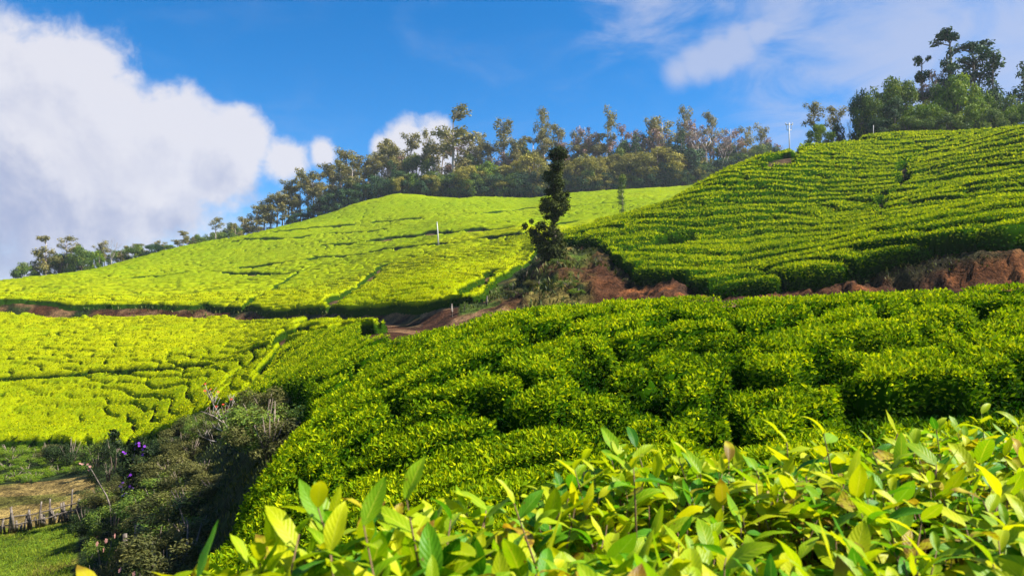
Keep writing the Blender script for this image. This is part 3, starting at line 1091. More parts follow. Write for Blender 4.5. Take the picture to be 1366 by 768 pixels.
M['euc'] = leaf_mat('eucalyptus_leaf', (.075, .088, .026), (.24, .215, .062), (.43, .36, .12), .2, .6, .1, .3, .3)
M['olive'] = leaf_mat('wattle_leaf', (.085, .098, .016), (.26, .23, .034), (.44, .37, .055), .2, .6, .1, .25, .3)
M['conifer'] = leaf_mat('conifer_leaf', (.012, .038, .018), (.040, .090, .032), (.11, .18, .040), .1, .6, .1, .3, .3)
M['fresh'] = leaf_mat('fresh_leaf', (.04, .10, .008), (.14, .23, .012), (.32, .37, .02), .25, .6, .1, .3, .3)
M['gold'] = leaf_mat('gold_leaf', (.10, .09, .012), (.24, .19, .02), (.38, .28, .03), .25, .6, .1, .3, .3)
M['grey_twig'] = leaf_mat('grey_twig', (.17, .11, .09), (.33, .21, .16), (.46, .32, .24), .1, .8, .05, .3, .3)
M['mix'] = leaf_mat('mixed_leaf', (.022, .060, .014), (.095, .16, .022), (.26, .30, .030), .2, .6, .1, .25, .4)
M['dark'] = leaf_mat('dark_leaf', (.008, .018, .004), (.020, .040, .008), (.055, .085, .012), .12, .55, .15, .6, .3)
M['scrub'] = leaf_mat('scrub_leaf', (.036, .044, .010), (.09, .095, .022), (.21, .19, .05), .2, .6, .15, .8, .5)

PROTO = {}


def euc(seed, n=620, hgt=1.0, dense=.6, matk='euc', top_only=False):
    """tall eucalyptus, unit height: forked pale trunk, open clumps of leaves at the limb ends"""
    r = random.Random(seed)
    segs, cl = [], []
    tx, ty = r.uniform(-.05, .05), r.uniform(-.05, .05)
    tr = [(0, 0, 0), (tx * .4, ty * .4, .3), (tx, ty, .62), (tx * 1.5, ty * 1.5, .93)]
    segs.append((tr, [.016, .012, .008, .003], 6))
    for k in range(int(9 + dense * 9)):
        t = r.uniform(.62 if top_only else .36, 1.0)
        an = r.uniform(0, 6.28)
        ln = r.uniform(.07, .20) * (1.25 - t * .6)
        bx, by = tx * t * 1.5, ty * t * 1.5
        ex, ey, ez = bx + math.cos(an) * ln, by + math.sin(an) * ln, min(1.0, t + r.uniform(.02, .12))
        segs.append(([(bx, by, t - .08), ((bx + ex) / 2, (by + ey) / 2, t), (ex, ey, ez)], [.006, .004, .0015], 4))
        rr_ = r.uniform(.045, .085)
        cl.append((ex, ey, ez - .02, rr_, rr_, rr_ * 1.05))
        if k % 2:
            cl.append(((bx + ex) / 2, (by + ey) / 2, t - .03, rr_ * .8, rr_ * .8, rr_ * .9))
    return limbs_mesh('trunk', segs, M['pale_bark']), crown_mesh('crown', cl, n, .017, seed, M[matk], shell=.2)


def broad(seed, matk='olive', n=5000, flat=.55, lowc=.42):
    """wide rounded crown on a short forked trunk, unit height"""
    r = random.Random(seed)
    segs, cl = [], []
    segs.append(([(0, 0, 0), (.02, .01, .25), (.0, .02, .5)], [.035, .028, .018], 6))
    for k in range(20):
        an = r.uniform(0, 6.28); q = math.sqrt(r.uniform(0, 1))
        z = lowc + (1 - lowc - .08) * math.sqrt(max(0, 1 - q * q)) * r.uniform(.72, 1.0)
        ex, ey = math.cos(an) * q * .48, math.sin(an) * q * .48
        if k % 2 == 0:
            segs.append(([(0, 0, .28), (ex * .5, ey * .5, (z + .3) * .5), (ex, ey, z)], [.014, .009, .003], 4))
        rr_ = r.uniform(.10, .17)
        cl.append((ex, ey, z, rr_ * 1.2, rr_ * 1.2, rr_ * flat * 1.3))
    for k in range(8):
        an = r.uniform(0, 6.28)
        cl.append((math.cos(an) * .36, math.sin(an) * .36, r.uniform(.16, .34), .15, .15, .13))
    return limbs_mesh('trunk', segs, M['bark']), crown_mesh('crown', cl, n, .030, seed, M[matk], shell=.5)


def conif(seed, matk='conifer', n=2000, ragged=.5):
    """pointed dark evergreen in ragged tiers, unit height"""
    r = random.Random(seed)
    segs = [([(0, 0, 0), (.01, 0, .5), (0, .01, .98)], [.022, .014, .003], 6)]
    cl = []
    for k in range(22):
        t = .12 + .86 * (k / 21)
        wd = (1 - t) ** .75 * .26 * r.uniform(1 - ragged, 1.15) + .03
        an = r.uniform(0, 6.28)
        ex, ey = math.cos(an) * wd * .6, math.sin(an) * wd * .6
        segs.append(([(0, 0, t - .03), (ex, ey, t)], [.006, .002], 4))
        cl.append((ex, ey, t, wd * .75 + .02, wd * .75 + .02, .05))
    return limbs_mesh('trunk', segs, M['bark']), crown_mesh('crown', cl, n, .022, seed, M[matk], shell=.4)


def umbrella(seed, matk='conifer', n=1500, tiers=((.96, .10), (.80, .13), (.62, .2))):
    """tall bare pole with separate tufts"""
    r = random.Random(seed)
    segs = [([(0, 0, 0), (.012, 0, .4), (-.008, .01, .75), (.0, .0, .97)], [.018, .014, .010, .004], 6)]
    cl = []
    for t, wd in tiers:
        for k in range(6):
            an = r.uniform(0, 6.28); q = r.uniform(.2, .75) * wd
            ex, ey, ez = math.cos(an) * q, math.sin(an) * q, t + r.uniform(-.035, .03)
            segs.append(([(0, 0, ez - .05), (ex, ey, ez)], [.005, .002], 4))
            cl.append((ex, ey, ez, wd * .42, wd * .42, wd * .26))
    return limbs_mesh('trunk', segs, M['bark']), crown_mesh('crown', cl, n, .018, seed, M[matk], shell=.2)


def bare(seed, n=420, wide=.32, matk='grey_twig'):
    """leafless tree: forking limbs with a mist of fine twigs"""
    r = random.Random(seed)
    segs, tw = [], []

    def grow(p, d, ln, rad, lev):
        q = p + d * ln
        mid = (p + q) / 2 + Vector((r.uniform(-1, 1), r.uniform(-1, 1), 0)) * ln * .08
        segs.append(([p, mid, q], [rad, rad * .8, rad * .6], 5 if lev < 2 else 3))
        if lev >= 4:
            return
        for k in range(3 if lev < 3 else 2):
            nd = (d + Vector((r.uniform(-1, 1) * wide * 2, r.uniform(-1, 1) * wide * 2, r.uniform(-.05, .5)))).normalized()
            grow(q, nd, ln * r.uniform(.58, .85), rad * .55, lev + 1)
    grow(Vector((0, 0, 0)), Vector((.05, 0, 1)), .33, .016, 0)
    mz = max(max(p[2] for p in s_[0]) for s_ in segs)
    segs = [([(p[0] / mz, p[1] / mz, p[2] / mz) for p in a_], b_, c_) for a_, b_, c_ in segs]
    ends = [s_[0][-1] for s_ in segs if s_[2] == 3]
    cl = [(e[0], e[1], e[2], .04, .04, .035) for e in ends]
    return limbs_mesh('trunk', segs, M['pale_bark']), crown_mesh('crown', cl, n, .016, seed, M[matk], flat=.18, shell=.0)


PROTO['euc'] = [euc(i, 1900, dense=.8) for i in (11, 12, 13, 14, 15, 16, 17)]
PROTO['thin'] = [euc(i, 1100, dense=.35, top_only=True) for i in (21, 22, 23, 24, 25)]
PROTO['broad'] = [broad(i, 'olive') for i in (31, 32, 33)]
PROTO['round'] = [broad(i, 'mix', flat=.7, lowc=.3) for i in (41, 42, 43)]
PROTO['fresh'] = [broad(i, 'fresh', flat=.7, lowc=.3) for i in (44, 45)]
PROTO['gold'] = [broad(46, 'gold', flat=.7, lowc=.4)]
PROTO['conif'] = [conif(i) for i in (51, 52, 53)]
PROTO['cone'] = [broad(i, 'conifer', flat=.8, lowc=.2) for i in (54, 55)]
PROTO['umb'] = [umbrella(61), umbrella(62, tiers=((.94, .12), (.70, .07), (.50, .16))), umbrella(63, tiers=((.95, .15), (.82, .2), (.68, .16)))]
PROTO['bare'] = [bare(71), bare(72)]
PROTO['greyeuc'] = [euc(i, 1300, dense=.7, matk='grey_twig') for i in (81, 82)]
EXT = {}
for lst in PROTO.values():
    for pr in lst:
        co_ = np.empty(len(pr[1].vertices) * 3, np.float32)
        pr[1].vertices.foreach_get('co', co_)
        EXT[id(pr[1])] = float(np.percentile(np.hypot(co_[0::3], co_[1::3]), 96)) * 1.9
NAMES = {'euc': 'eucalyptus_tree', 'thin': 'eucalyptus_tree', 'broad': 'wattle_tree', 'round': 'broadleaf_tree', 'fresh': 'broadleaf_tree', 'gold': 'broadleaf_tree',
         'conif': 'conifer_tree', 'cone': 'evergreen_tree', 'umb': 'pine_tree', 'bare': 'bare_tree', 'greyeuc': 'eucalyptus_tree'}
trc = {}


def tree(kind, u, vtop, d, label, group, wpx=None, wscale=1.0, vbase=None):
    """a tree whose tip reaches row vtop in column u when it stands at depth d"""
    a, b = ray(u, vtop)
    x = a * d
    zg = gz(x, d) - .15
    if vbase is not None:
        zg = max(zg, ray(u, vbase)[1] * d)
    h = b * d - zg
    if h < 1.0:
        h = 1.0
    i = trc.get(kind, 0); trc[kind] = i + 1
    pr = PROTO[kind][i % len(PROTO[kind])]
    sx = h * wscale if wpx is None else wpx / FPX * d / EXT[id(pr[1])]
    sx = min(sx, h * 1.6)
    o = thing(NAMES[kind], label, 'tree', (x, d, zg), (i * 2.399) % 6.28, (sx, sx, h), group)
    link('trunk', pr[0], o); link('crown', pr[1], o)
    return o


RID = 'trees along the far ridge'
TT = random.Random(5)
# the thin end of the ridge, one by one
for (k, u, vt, d, wp, lab) in [
    ('round', 33, 346, 190, 30, 'low dark bushy tree at the outer end of the far ridge'),
    ('euc', 62, 316, 192, 34, 'tall clumpy eucalyptus second from the outer end of the far ridge'),
    ('thin', 92, 317, 195, 36, 'thin bare stemmed eucalyptus with a flat top near the end of the ridge'),
    ('round', 80, 333, 196, 40, 'squat dull tree filling in beside the thin flat topped eucalyptus'),
    ('round', 109, 327, 194, 36, 'rounded dark crown between the flat topped tree and the bright shrub'),
    ('fresh', 130, 333, 176, 17, 'small bright green tree in front of the dull ridge trees'),
    ('thin', 132, 322, 198, 26, 'open eucalyptus just behind the small bright green tree'),
    ('bare', 149, 317, 190, 26, 'leafless pale tree beside the small bright green tree'),
    ('euc', 163, 335, 198, 26, 'low ragged tree just after the leafless pale tree'),
    ('round', 180, 324, 197, 30, 'dark domed tree between two low gaps of the ridge'),
    ('thin', 194, 334, 199, 22, 'small wispy tree in a low gap of the ridge'),
    ('cone', 207, 323, 197, 30, 'dense blue green tree low on the ridge'),
    ('round', 227, 325, 199, 32, 'dull spreading tree next to the dense blue green one'),
    ('euc', 244, 308, 205, 26, 'dark layered eucalyptus standing above the low ridge trees'),
    ('euc', 259, 316, 208, 24, 'open eucalyptus just after the dark layered one'),
    ('round', 272, 318, 210, 30, 'low grey green tree before the slender tall eucalyptus'),
    ('thin', 288, 291, 212, 22, 'slender tall eucalyptus with a small high crown on the low ridge'),
    ('round', 303, 308, 214, 30, 'bushy grey green tree where the ridge begins to climb'),
    ('euc', 316, 298, 216, 28, 'mid height eucalyptus where the ridge begins to climb'),
]:
    tree(k, u, vt, d, lab, RID, wpx=wp)
# the climbing wood
SKY_U = [316, 330, 345, 370, 395, 410, 428, 445, 470, 490, 515, 550, 575, 605, 640, 672, 720, 755, 780, 806, 835, 880, 908, 953, 985, 1010, 1035]
SKY_V = [290, 281, 274, 254, 238, 228, 224, 218, 204, 203, 192, 182, 176, 160, 182, 168, 155, 170, 164, 152, 168, 156, 152, 156, 166, 174, 188]
FD = lambda u: float(np.interp(u, [300, 450, 530, 900, 1050], [232, 232, 238, 244, 246]))
u = 326
k = 0
while u < 520:
    vt = np.interp(u, SKY_U, SKY_V) + TT.uniform(-6, 14)
    tree(TT.choice(['euc', 'euc', 'euc', 'thin']), u, vt, FD(u) + TT.uniform(0, 22), 'tall grey green eucalyptus in the close stand climbing the ridge', RID, wpx=TT.uniform(30, 44))
    if k % 2 == 0:
        tree('euc', u + 3, vt + TT.uniform(16, 30), FD(u) + TT.uniform(-3, 4), 'shorter olive eucalyptus at the front of the climbing stand', RID, wpx=TT.uniform(34, 46))
    u += TT.uniform(6.5, 10.5); k += 1
for (uu, vt, wp) in [(400, 283, 30), (424, 271, 34), (442, 258, 40), (458, 246, 36), (470, 238, 30), (485, 240, 40), (500, 232, 34), (517, 236, 36), (392, 290, 28), (412, 284, 30), (448, 270, 34)]:
    tree('cone', uu, vt, FD(uu) - 4, 'dark evergreen along the shaded foot of the climbing stand', RID, wpx=wp)
for (uu, vt, wp) in [(430, 262, 26), (476, 234, 24), (503, 230, 22)]:
    tree('conif', uu, vt, FD(uu) - 2, 'pointed dark conifer among the evergreens of the climbing stand', RID, wpx=wp)
# crest wood: tall back row
tree('euc', 605, 148, 241, 'tallest eucalyptus of the ridge with a heavy crown against the white cloud', RID, wpx=72)
for (kk, uu, vt, wp, lab) in [
    ('euc', 516, 189, 40, 'eucalyptus with a leafy fan crown beside the white cloud'),
    ('thin', 531, 200, 34, 'thin eucalyptus showing bare stems against the white cloud'),
    ('euc', 552, 180, 36, 'yellowish eucalyptus in front of the white cloud'),
    ('thin', 569, 176, 26, 'narrow eucalyptus with a high tuft in front of the white cloud'),
    ('thin', 587, 173, 36, 'tall thin eucalyptus beside the tallest one'),
    ('euc', 627, 190, 36, 'eucalyptus just after the tallest one'),
    ('euc', 640, 182, 34, 'olive eucalyptus at the shoulder of the white cloud'),
    ('thin', 674, 164, 46, 'forked eucalyptus with an arching open crown in blue sky'),
    ('euc', 690, 186, 34, 'lower eucalyptus between the arching one and the narrow spire'),
    ('thin', 720, 148, 26, 'narrow spire of a eucalyptus above the lone dark tree'),
    ('euc', 722, 175, 28, 'leafy eucalyptus right under the narrow spire'),
    ('thin', 748, 170, 36, 'twisted thin eucalyptus just past the lone dark tree'),
    ('thin', 768, 178, 30, 'slanting sparse eucalyptus past the lone dark tree'),
    ('greyeuc', 780, 163, 34, 'greyish sparse eucalyptus in the middle of the crest wood'),
    ('thin', 806, 147, 30, 'very tall thin eucalyptus in the middle of the crest wood'),
    ('euc', 800, 180, 36, 'olive eucalyptus at the foot of the very tall thin one'),
    ('greyeuc', 826, 172, 38, 'pale crowned eucalyptus after the very tall thin one'),
    ('greyeuc', 850, 168, 38, 'pinkish eucalyptus behind the dark spreading evergreen'),
    ('thin', 872, 160, 30, 'thin topped eucalyptus over the dark spreading evergreen'),
    ('euc', 884, 158, 44, 'golden olive eucalyptus over the broad wattles'),
    ('thin', 909, 146, 26, 'dark thin eucalyptus that peaks over the broad wattles'),
    ('greyeuc', 930, 164, 40, 'grey eucalyptus beside the pink bare tree'),
    ('thin', 953, 152, 26, 'high tufted eucalyptus behind the pink bare tree'),
    ('greyeuc', 975, 166, 36, 'pale pink eucalyptus after the pink bare tree'),
    ('thin', 992, 172, 30, 'wispy blue grey eucalyptus near the end of the crest wood'),
    ('thin', 1009, 169, 28, 'last tall wispy eucalyptus of the crest wood'),
    ('greyeuc', 1030, 184, 34, 'low pale eucalyptus where the crest wood meets the shaded hill'),
]:
    tree(kk, uu, vt, FD(uu) + TT.uniform(6, 20), lab, RID, wpx=wp)
for i_, uu in enumerate(range(523, 1045, 17)):
    vt = np.interp(uu, SKY_U, SKY_V) + TT.uniform(16, 34)
    tree(['euc', 'greyeuc', 'round', 'euc'][i_ % 4], uu, vt, FD(uu) + TT.uniform(8, 14), ['olive eucalyptus filling the middle storey of the crest wood', 'greyish eucalyptus filling the middle storey of the crest wood', 'mixed green tree filling the middle storey of the crest wood', 'olive eucalyptus filling the middle storey of the crest wood'][i_ % 4], RID, wpx=TT.uniform(36, 50))
# front storey
for (kk, uu, vt, wp, lab) in [
    ('gold', 645, 226, 26, 'small golden leaved tree low at the edge of the crest wood'),
    ('fresh', 556, 226, 34, 'fresh green tree under the yellowish eucalyptus'),
    ('fresh', 648, 214, 40, 'light green tree behind the small golden one'),
    ('conif', 836, 190, 44, 'dark spreading evergreen rising above the wattles'),
    ('conif', 848, 178, 40, 'dark evergreen peak above the wattles'),
    ('conif', 908, 172, 40, 'deep green conifer under the dark thin eucalyptus'),
    ('cone', 912, 188, 60, 'deep green evergreen mass between the wattles and the pink tree'),
    ('bare', 944, 164, 62, 'pink leafless tree near the end of the crest wood'),
    ('bare', 962, 172, 52, 'second pink leafless tree, lower, near the end of the crest wood'),
    ('broad', 876, 194, 78, 'broad golden wattle, widest crown in the crest wood'),
    ('broad', 805, 208, 64, 'olive wattle just past the lone dark tree'),
    ('broad', 838, 202, 56, 'olive wattle between the two broadest wattles'),
    ('broad', 780, 204, 56, 'olive wattle partly behind the lone dark tree'),
    ('broad', 712, 200, 58, 'olive wattle behind the lone dark tree'),
    ('broad', 690, 212, 56, 'dull wattle before the lone dark tree'),
    ('broad', 670, 234, 40, 'low brownish wattle beside the golden tree'),
    ('broad', 628, 218, 50, 'brownish wattle under the tallest eucalyptus'),
    ('broad', 606, 234, 44, 'low brown green wattle at the foot of the tallest eucalyptus'),
    ('round', 582, 226, 42, 'dull green tree before the tallest eucalyptus'),
    ('cone', 535, 228, 40, 'dark evergreen at the corner where the crest wood begins'),
    ('conif', 522, 214, 30, 'dark conifer at the corner where the crest wood begins'),
    ('conif', 577, 210, 24, 'narrow dark conifer below the thin eucalyptus'),
    ('cone', 965, 205, 46, 'blue green tree low beside the shaded hill'),
    ('round', 990, 200, 56, 'olive tree low beside the shaded hill'),
    ('round', 940, 216, 40, 'round bluish bush tree beside the shaded hill'),
    ('round', 1015, 190, 46, 'pale green tree behind the shoulder of the shaded hill'),
    ('cone', 1030, 190, 36, 'dark tree behind the shoulder of the shaded hill'),
]:
    tree(kk, uu, vt, FD(uu) - TT.uniform(-1, 4), lab, RID, wpx=wp)
for i_, uu in enumerate(range(548, 940, 21)):
    tree('broad', uu, np.interp(uu, [540, 620, 700, 800, 880, 940], [238, 228, 214, 210, 206, 214]) + TT.uniform(-7, 8), FD(uu) + TT.uniform(-1, 5), 'olive wattle in the unbroken lower canopy of the crest wood', RID, wpx=TT.uniform(40, 60))
for uu in (45, 55, 72, 98, 120, 140, 157, 170, 187, 215, 236, 252, 265, 281, 296, 309):
    tree(TT.choice(['round', 'round', 'euc']), uu, np.interp(uu, [40, 150, 230, 310], [347, 332, 322, 300]) + TT.uniform(-5, 4), np.interp(uu, [40, 310], [188, 218]) + 5, 'low dull green tree filling the thin line along the far ridge', RID, wpx=TT.uniform(22, 32))
uu = 528
while uu < 935:
    kk = TT.choice(['cone', 'cone', 'round', 'broad'])
    tree(kk, uu, np.interp(uu, [520, 700, 940], [240, 234, 220]) + TT.uniform(-9, 7), FD(uu) - TT.uniform(3, 6), {'cone': 'dark evergreen bush at the foot of the crest wood', 'round': 'low mixed green bush at the foot of the crest wood', 'broad': 'low olive bush at the foot of the crest wood'}[kk], RID, wpx=TT.uniform(26, 40))
    uu += TT.uniform(6, 9)

# ------------------------------------------------------------------ grove on top of the shaded hill
GRV = 'trees on top of the shaded hill'
for (kk, uu, vt, d, wp, lab) in [
    ('cone', 1150, 112, 113, 40, 'dark blue green tree at the outer edge of the hilltop grove'),
    ('round', 1160, 125, 112, 44, 'dark bushy tree low at the outer edge of the hilltop grove'),
    ('round', 1180, 98, 115, 58, 'big rounded dark tree, first of the pair in the hilltop grove'),
    ('round', 1206, 96, 115, 56, 'big rounded dark tree, second of the pair in the hilltop grove'),
    ('cone', 1190, 130, 111, 50, 'dense dark tree under the rounded pair'),
    ('fresh', 1228, 129, 109, 52, 'light yellow green tree low in front of the hilltop grove'),
    ('umb', 1230, 75, 118, 42, 'bare poled pine with one small flat top in the hilltop grove'),
    ('greyeuc', 1243, 86, 118, 34, 'half bare brownish tree behind the flat topped pine'),
    ('umb', 1266, 38, 118, 48, 'tallest pine of the grove, with separate tufts down its pole'),
    ('conif', 1264, 66, 117, 52, 'ragged dark conifer around the pole of the tallest pine'),
    ('umb', 1297, 54, 119, 62, 'pine with a wide lopsided top next to the tallest pine'),
    ('conif', 1324, 72, 118, 66, 'broad ragged dark conifer beyond the two tall pines'),
    ('cone', 1312, 100, 116, 50, 'dark tree under the broad ragged conifer'),
    ('fresh', 1275, 98, 112, 64, 'yellow green tree in the middle of the hilltop grove'),
    ('fresh', 1303, 112, 112, 50, 'light green tree under the wide lopsided pine'),
    ('round', 1252, 112, 113, 52, 'mid green tree between the light trees of the grove'),
    ('round', 1335, 122, 111, 56, 'dull green tree near the edge of view in the grove'),
    ('fresh', 1298, 138, 107, 40, 'bright yellow green bush low at the front of the grove'),
    ('round', 1265, 146, 107, 48, 'low dark bush at the front of the grove'),
    ('round', 1320, 146, 106, 44, 'low grey green bush at the front of the grove'),
    ('conif', 1364, 84, 112, 60, 'dark conifer cut by the edge of view'),
    ('fresh', 1362, 128, 106, 46, 'yellow olive bush at the edge of view on the hilltop'),
    ('thin', 1091, 139, 116, 36, 'bare twiggy tree on the shoulder of the hill beyond the pole'),
    ('thin', 1109, 146, 117, 34, 'leaning sparse tree on the shoulder of the hill'),
    ('fresh', 1094, 164, 112, 38, 'green shrub under the bare twiggy tree'),
    ('cone', 1118, 163, 114, 24, 'small dark tree between the bare trees and the grove'),
    ('bare', 1131, 158, 114, 20, 'tiny reddish bare tree at the outer edge of the grove'),
    ('round', 1212, 150, 108, 46, 'dark bush below the second big rounded tree'),
    ('cone', 1172, 150, 110, 40, 'dark bush below the first big rounded tree'),
    ('round', 1236, 154, 107, 40, 'dark green bush in front of the light yellow green tree'),
    ('round', 1345, 152, 105, 40, 'dark bush near the edge of view'),
]:
    tree(kk, uu, vt, d, lab, GRV, wpx=wp)

# ------------------------------------------------------------------ the lone dark tree
lx, ly = 745 and ray(745, 345)[0] * 50.5, 50.5
lz = gz(lx, ly)
mpp = 50.5 / FPX


def lp(u, v, dy=0.0):
    a, b = ray(u, v)
    return (a * 50.5 - lx, dy, b * 50.5 - lz)


t = thing('dark_tree', 'lone ragged dark tree in separate tufts on the grassy mound', 'tree', (lx, ly, lz))
segs = [([lp(747, 352), lp(742, 330, .05), lp(738, 310, 0), lp(740, 285, .05), lp(739, 255, 0), lp(742, 225, .03), lp(745, 200)], [.22, .17, .14, .11, .085, .06, .02], 8)]
tuft = [(745, 202, 9, 7), (737, 206, 7, 6), (751, 207, 7, 7), (744, 212, 8, 5), (742, 224, 9, 6), (738, 232, 8, 5), (747, 230, 5, 6), (735, 238, 10, 7), (729, 231, 4, 3), (748, 246, 5, 7), (741, 247, 9, 7),
        (732, 256, 6, 5), (728, 268, 7, 7), (742, 263, 9, 7), (751, 265, 8, 9), (753, 276, 7, 7), (727, 280, 7, 6), (737, 275, 9, 7), (745, 284, 8, 5), (731, 288, 6, 4), (757, 258, 3, 5), (722, 276, 3, 5),
        (700, 302, 4, 5), (712, 308, 8, 6), (722, 302, 7, 6), (731, 312, 9, 8), (718, 318, 10, 8), (730, 326, 10, 8), (722, 332, 8, 6), (738, 334, 8, 8), (709, 296, 3, 3), (742, 322, 5, 7), (748, 338, 7, 7)]
cl = []
rq_ = random.Random(9)
for (tu, tv, ru, rv_) in tuft:
    p_ = lp(tu, tv, rq_.uniform(-.5, .5))
    cl.append((*p_, ru * mpp * 1.28, ru * mpp * 1.28, rv_ * mpp * 1.22))
    if tv < 296:
        q_ = lp(740, tv + 6)
        segs.append(([q_, p_], [.04, .012], 4))
segs.append(([lp(742, 330), lp(728, 322), lp(712, 308)], [.1, .06, .02], 5))
link('trunk', limbs_mesh('trunk', segs, M['bark']), t)
M['lone'] = leaf_mat('lone_tree_leaf', (.012, .024, .005), (.048, .066, .012), (.15, .16, .03), .12, .7, .06, .9, .5)
for (tu, tv, ru) in [(741, 292, 5), (738, 300, 6), (743, 308, 6), (747, 316, 7), (736, 306, 6), (740, 330, 9), (728, 340, 9), (745, 346, 9), (752, 328, 5), (733, 346, 8), (742, 236, 7), (744, 254, 7), (739, 286, 8)]:
    p_ = lp(tu, tv, rq_.uniform(-.4, .4))
    cl.append((*p_, ru * mpp * 1.1, ru * mpp * 1.1, ru * mpp * 1.2))
link('crown', crown_mesh('crown', cl, 17000, .085, 4, M['lone'], shell=.1), t)

# slim small tree on the sunlit hill
sx_, sy_ = ray(830, 280)[0] * 140, 140
zb = gz(sx_, sy_)
zt_ = ray(830, 236)[1] * 140
t = thing('slim_tree', 'slim small tree standing alone in front of the crest wood', 'tree', (sx_, sy_, zb))
hh_ = zt_ - zb
segs = [([(0, 0, 0), (.1, 0, hh_ * .5), (-.1, 0, hh_)], [.13, .09, .03], 5)]
cl = [((rq_.uniform(-.3, .3)), rq_.uniform(-.3, .3), hh_ * f_, .75, .75, .7) for f_ in (.38, .5, .62, .72, .82, .92, .98)]
link('trunk', limbs_mesh('trunk', segs, M['bark']), t)
link('crown', crown_mesh('crown', cl, 1100, .17, 6, M['mix'], shell=.1), t)

# ------------------------------------------------------------------ poles
M['concrete'], nb, pb, _ = principled('concrete')
pb.inputs['Base Color'].default_value = (.62, .60, .56, 1)
nzb = nb.noise(nb.add('ShaderNodeTexCoord').outputs['Object'], 6, 4, .6)
nb.l.new(nb.mix(nzb, (.48, .46, .42), (.72, .70, .66)), pb.inputs['Base Color'])
M['wood'], nb, pb, _ = principled('weathered_wood')
nzb = nb.noise(nb.add('ShaderNodeTexCoord').outputs['Object'], 9, 5, .6)
nb.l.new(nb.mix(nb.step(nzb, .35, .65), (.06, .045, .035), (.20, .165, .13)), pb.inputs['Base Color'])

px_, py_ = hit(585, 326, 90, 300, .4)
t = thing('utility_pole', 'thin white pole standing in the sunlit tea rows', 'pole', (px_, py_, gz(px_, py_)))
ht = ray(583, 297)[1] * py_ - gz(px_, py_)
link('post', mesh_py('post', [tube([(0, 0, 0), (-.12, 0, ht * .5), (-.28, 0, ht)], [.13, .11, .08], 8)], M['concrete']), t)
link('cap', mesh_py('cap', [tube([(-.28, 0, ht - .02), (-.28, 0, ht + .12)], [.12, .10], 8)], M['concrete']), t)

px_ = ray(1053, 190)[0] * 88; py_ = 88
zb = gz(px_, py_)
ht = ray(1053, 165)[1] * py_ - zb
t = thing('power_pole', 'white power pole with crossarm on the shoulder of the shaded hill', 'power pole', (px_, py_, zb))
link('post', mesh_py('post', [tube([(0, 0, 0), (0, 0, ht)], [.08, .06], 8)], M['concrete']), t)
ca = link('crossarm', mesh_py('crossarm', [tube([(-.42, 0, ht - .12), (.42, 0, ht - .12)], [.05, .05], 6), tube([(-.26, 0, ht - .75), (.26, 0, ht - .75)], [.04, .04], 6), tube([(-.24, .02, ht - .75), (-.30, .02, ht - .12)], [.03, .03], 5), tube([(.24, .02, ht - .75), (.30, .02, ht - .12)], [.03, .03], 5)], M['concrete']), t)
im = mesh_py('insulator', [tube([(0, 0, 0), (0, 0, .06), (0, 0, .09), (0, 0, .16)], [.03, .06, .04, .05], 7)], M['concrete'])
for dx in (-.38, 0.0, .38):
    link('insulator', im, ca, (dx, 0, ht - .07))
px2, py2 = ray(1165, 176)[0] * 97, 97
t = thing('marker_post', 'short white post on the hilltop in front of the dark grove', 'post', (px2, py2, gz(px2, py2)))
ht = ray(1165, 167)[1] * py2 - gz(px2, py2)
link('post', mesh_py('post', [tube([(0, 0, 0), (0, 0, ht * .6), (.03, 0, ht)], [.035, .033, .03], 6)], M['concrete']), t)

# ------------------------------------------------------------------ valley: shrubs, fence, flowers
def shrub_proto(seed, matk, n=900, wide=.55, spiky=0.0):
    r = random.Random(seed)
    segs, cl = [], []
    for k in range(7):
        an = r.uniform(0, 6.28); q = r.uniform(.1, wide * .6)
        ex, ey, ez = math.cos(an) * q, math.sin(an) * q, r.uniform(.5, .9)
        segs.append(([(math.cos(an) * .03, math.sin(an) * .03, 0), (ex * .5, ey * .5, ez * .5), (ex, ey, ez)], [.02, .014, .004], 4))
    for k in range(16):
        an = r.uniform(0, 6.28); q = math.sqrt(r.random()) * wide
        z = r.uniform(.15, .85) * (1 - .35 * (q / wide) ** 2)
        rr_ = r.uniform(.12, .22)
        cl.append((math.cos(an) * q, math.sin(an) * q, z, rr_, rr_, rr_ * .9))
    return limbs_mesh('stems', segs, M['bark']), crown_mesh('foliage', cl, n, .024, seed, M[matk], shell=.35)


SHR = {'scrub': [shrub_proto(i, 'scrub', 4200) for i in (101, 102, 103)], 'dark': [shrub_proto(i, 'dark', 4200) for i in (104, 105)], 'fresh': [shrub_proto(i, 'fresh', 2400) for i in (106, 107)],
       'mix': [shrub_proto(i, 'mix', 3400) for i in (108, 109)]}
shc = {}


def shrub(kind, u, vtop, vbase, d, wpx, label, group='shrubs of the valley scrub'):
    a, b = ray(u, vbase)
    x = a * d
    zg = min(gz(x, d), 50) - .05
    h = max(.5, ray(u, vtop)[1] * d - zg)
    i = shc.get(kind, 0); shc[kind] = i + 1
    pr = SHR[kind][i % len(SHR[kind])]
    sx = wpx / FPX * d * .9
    o = thing('shrub', label, 'shrub', (x, d, zg), i * 1.7, (sx, sx, h), group)
    link('stems', pr[0], o); link('foliage', pr[1], o)
    return o


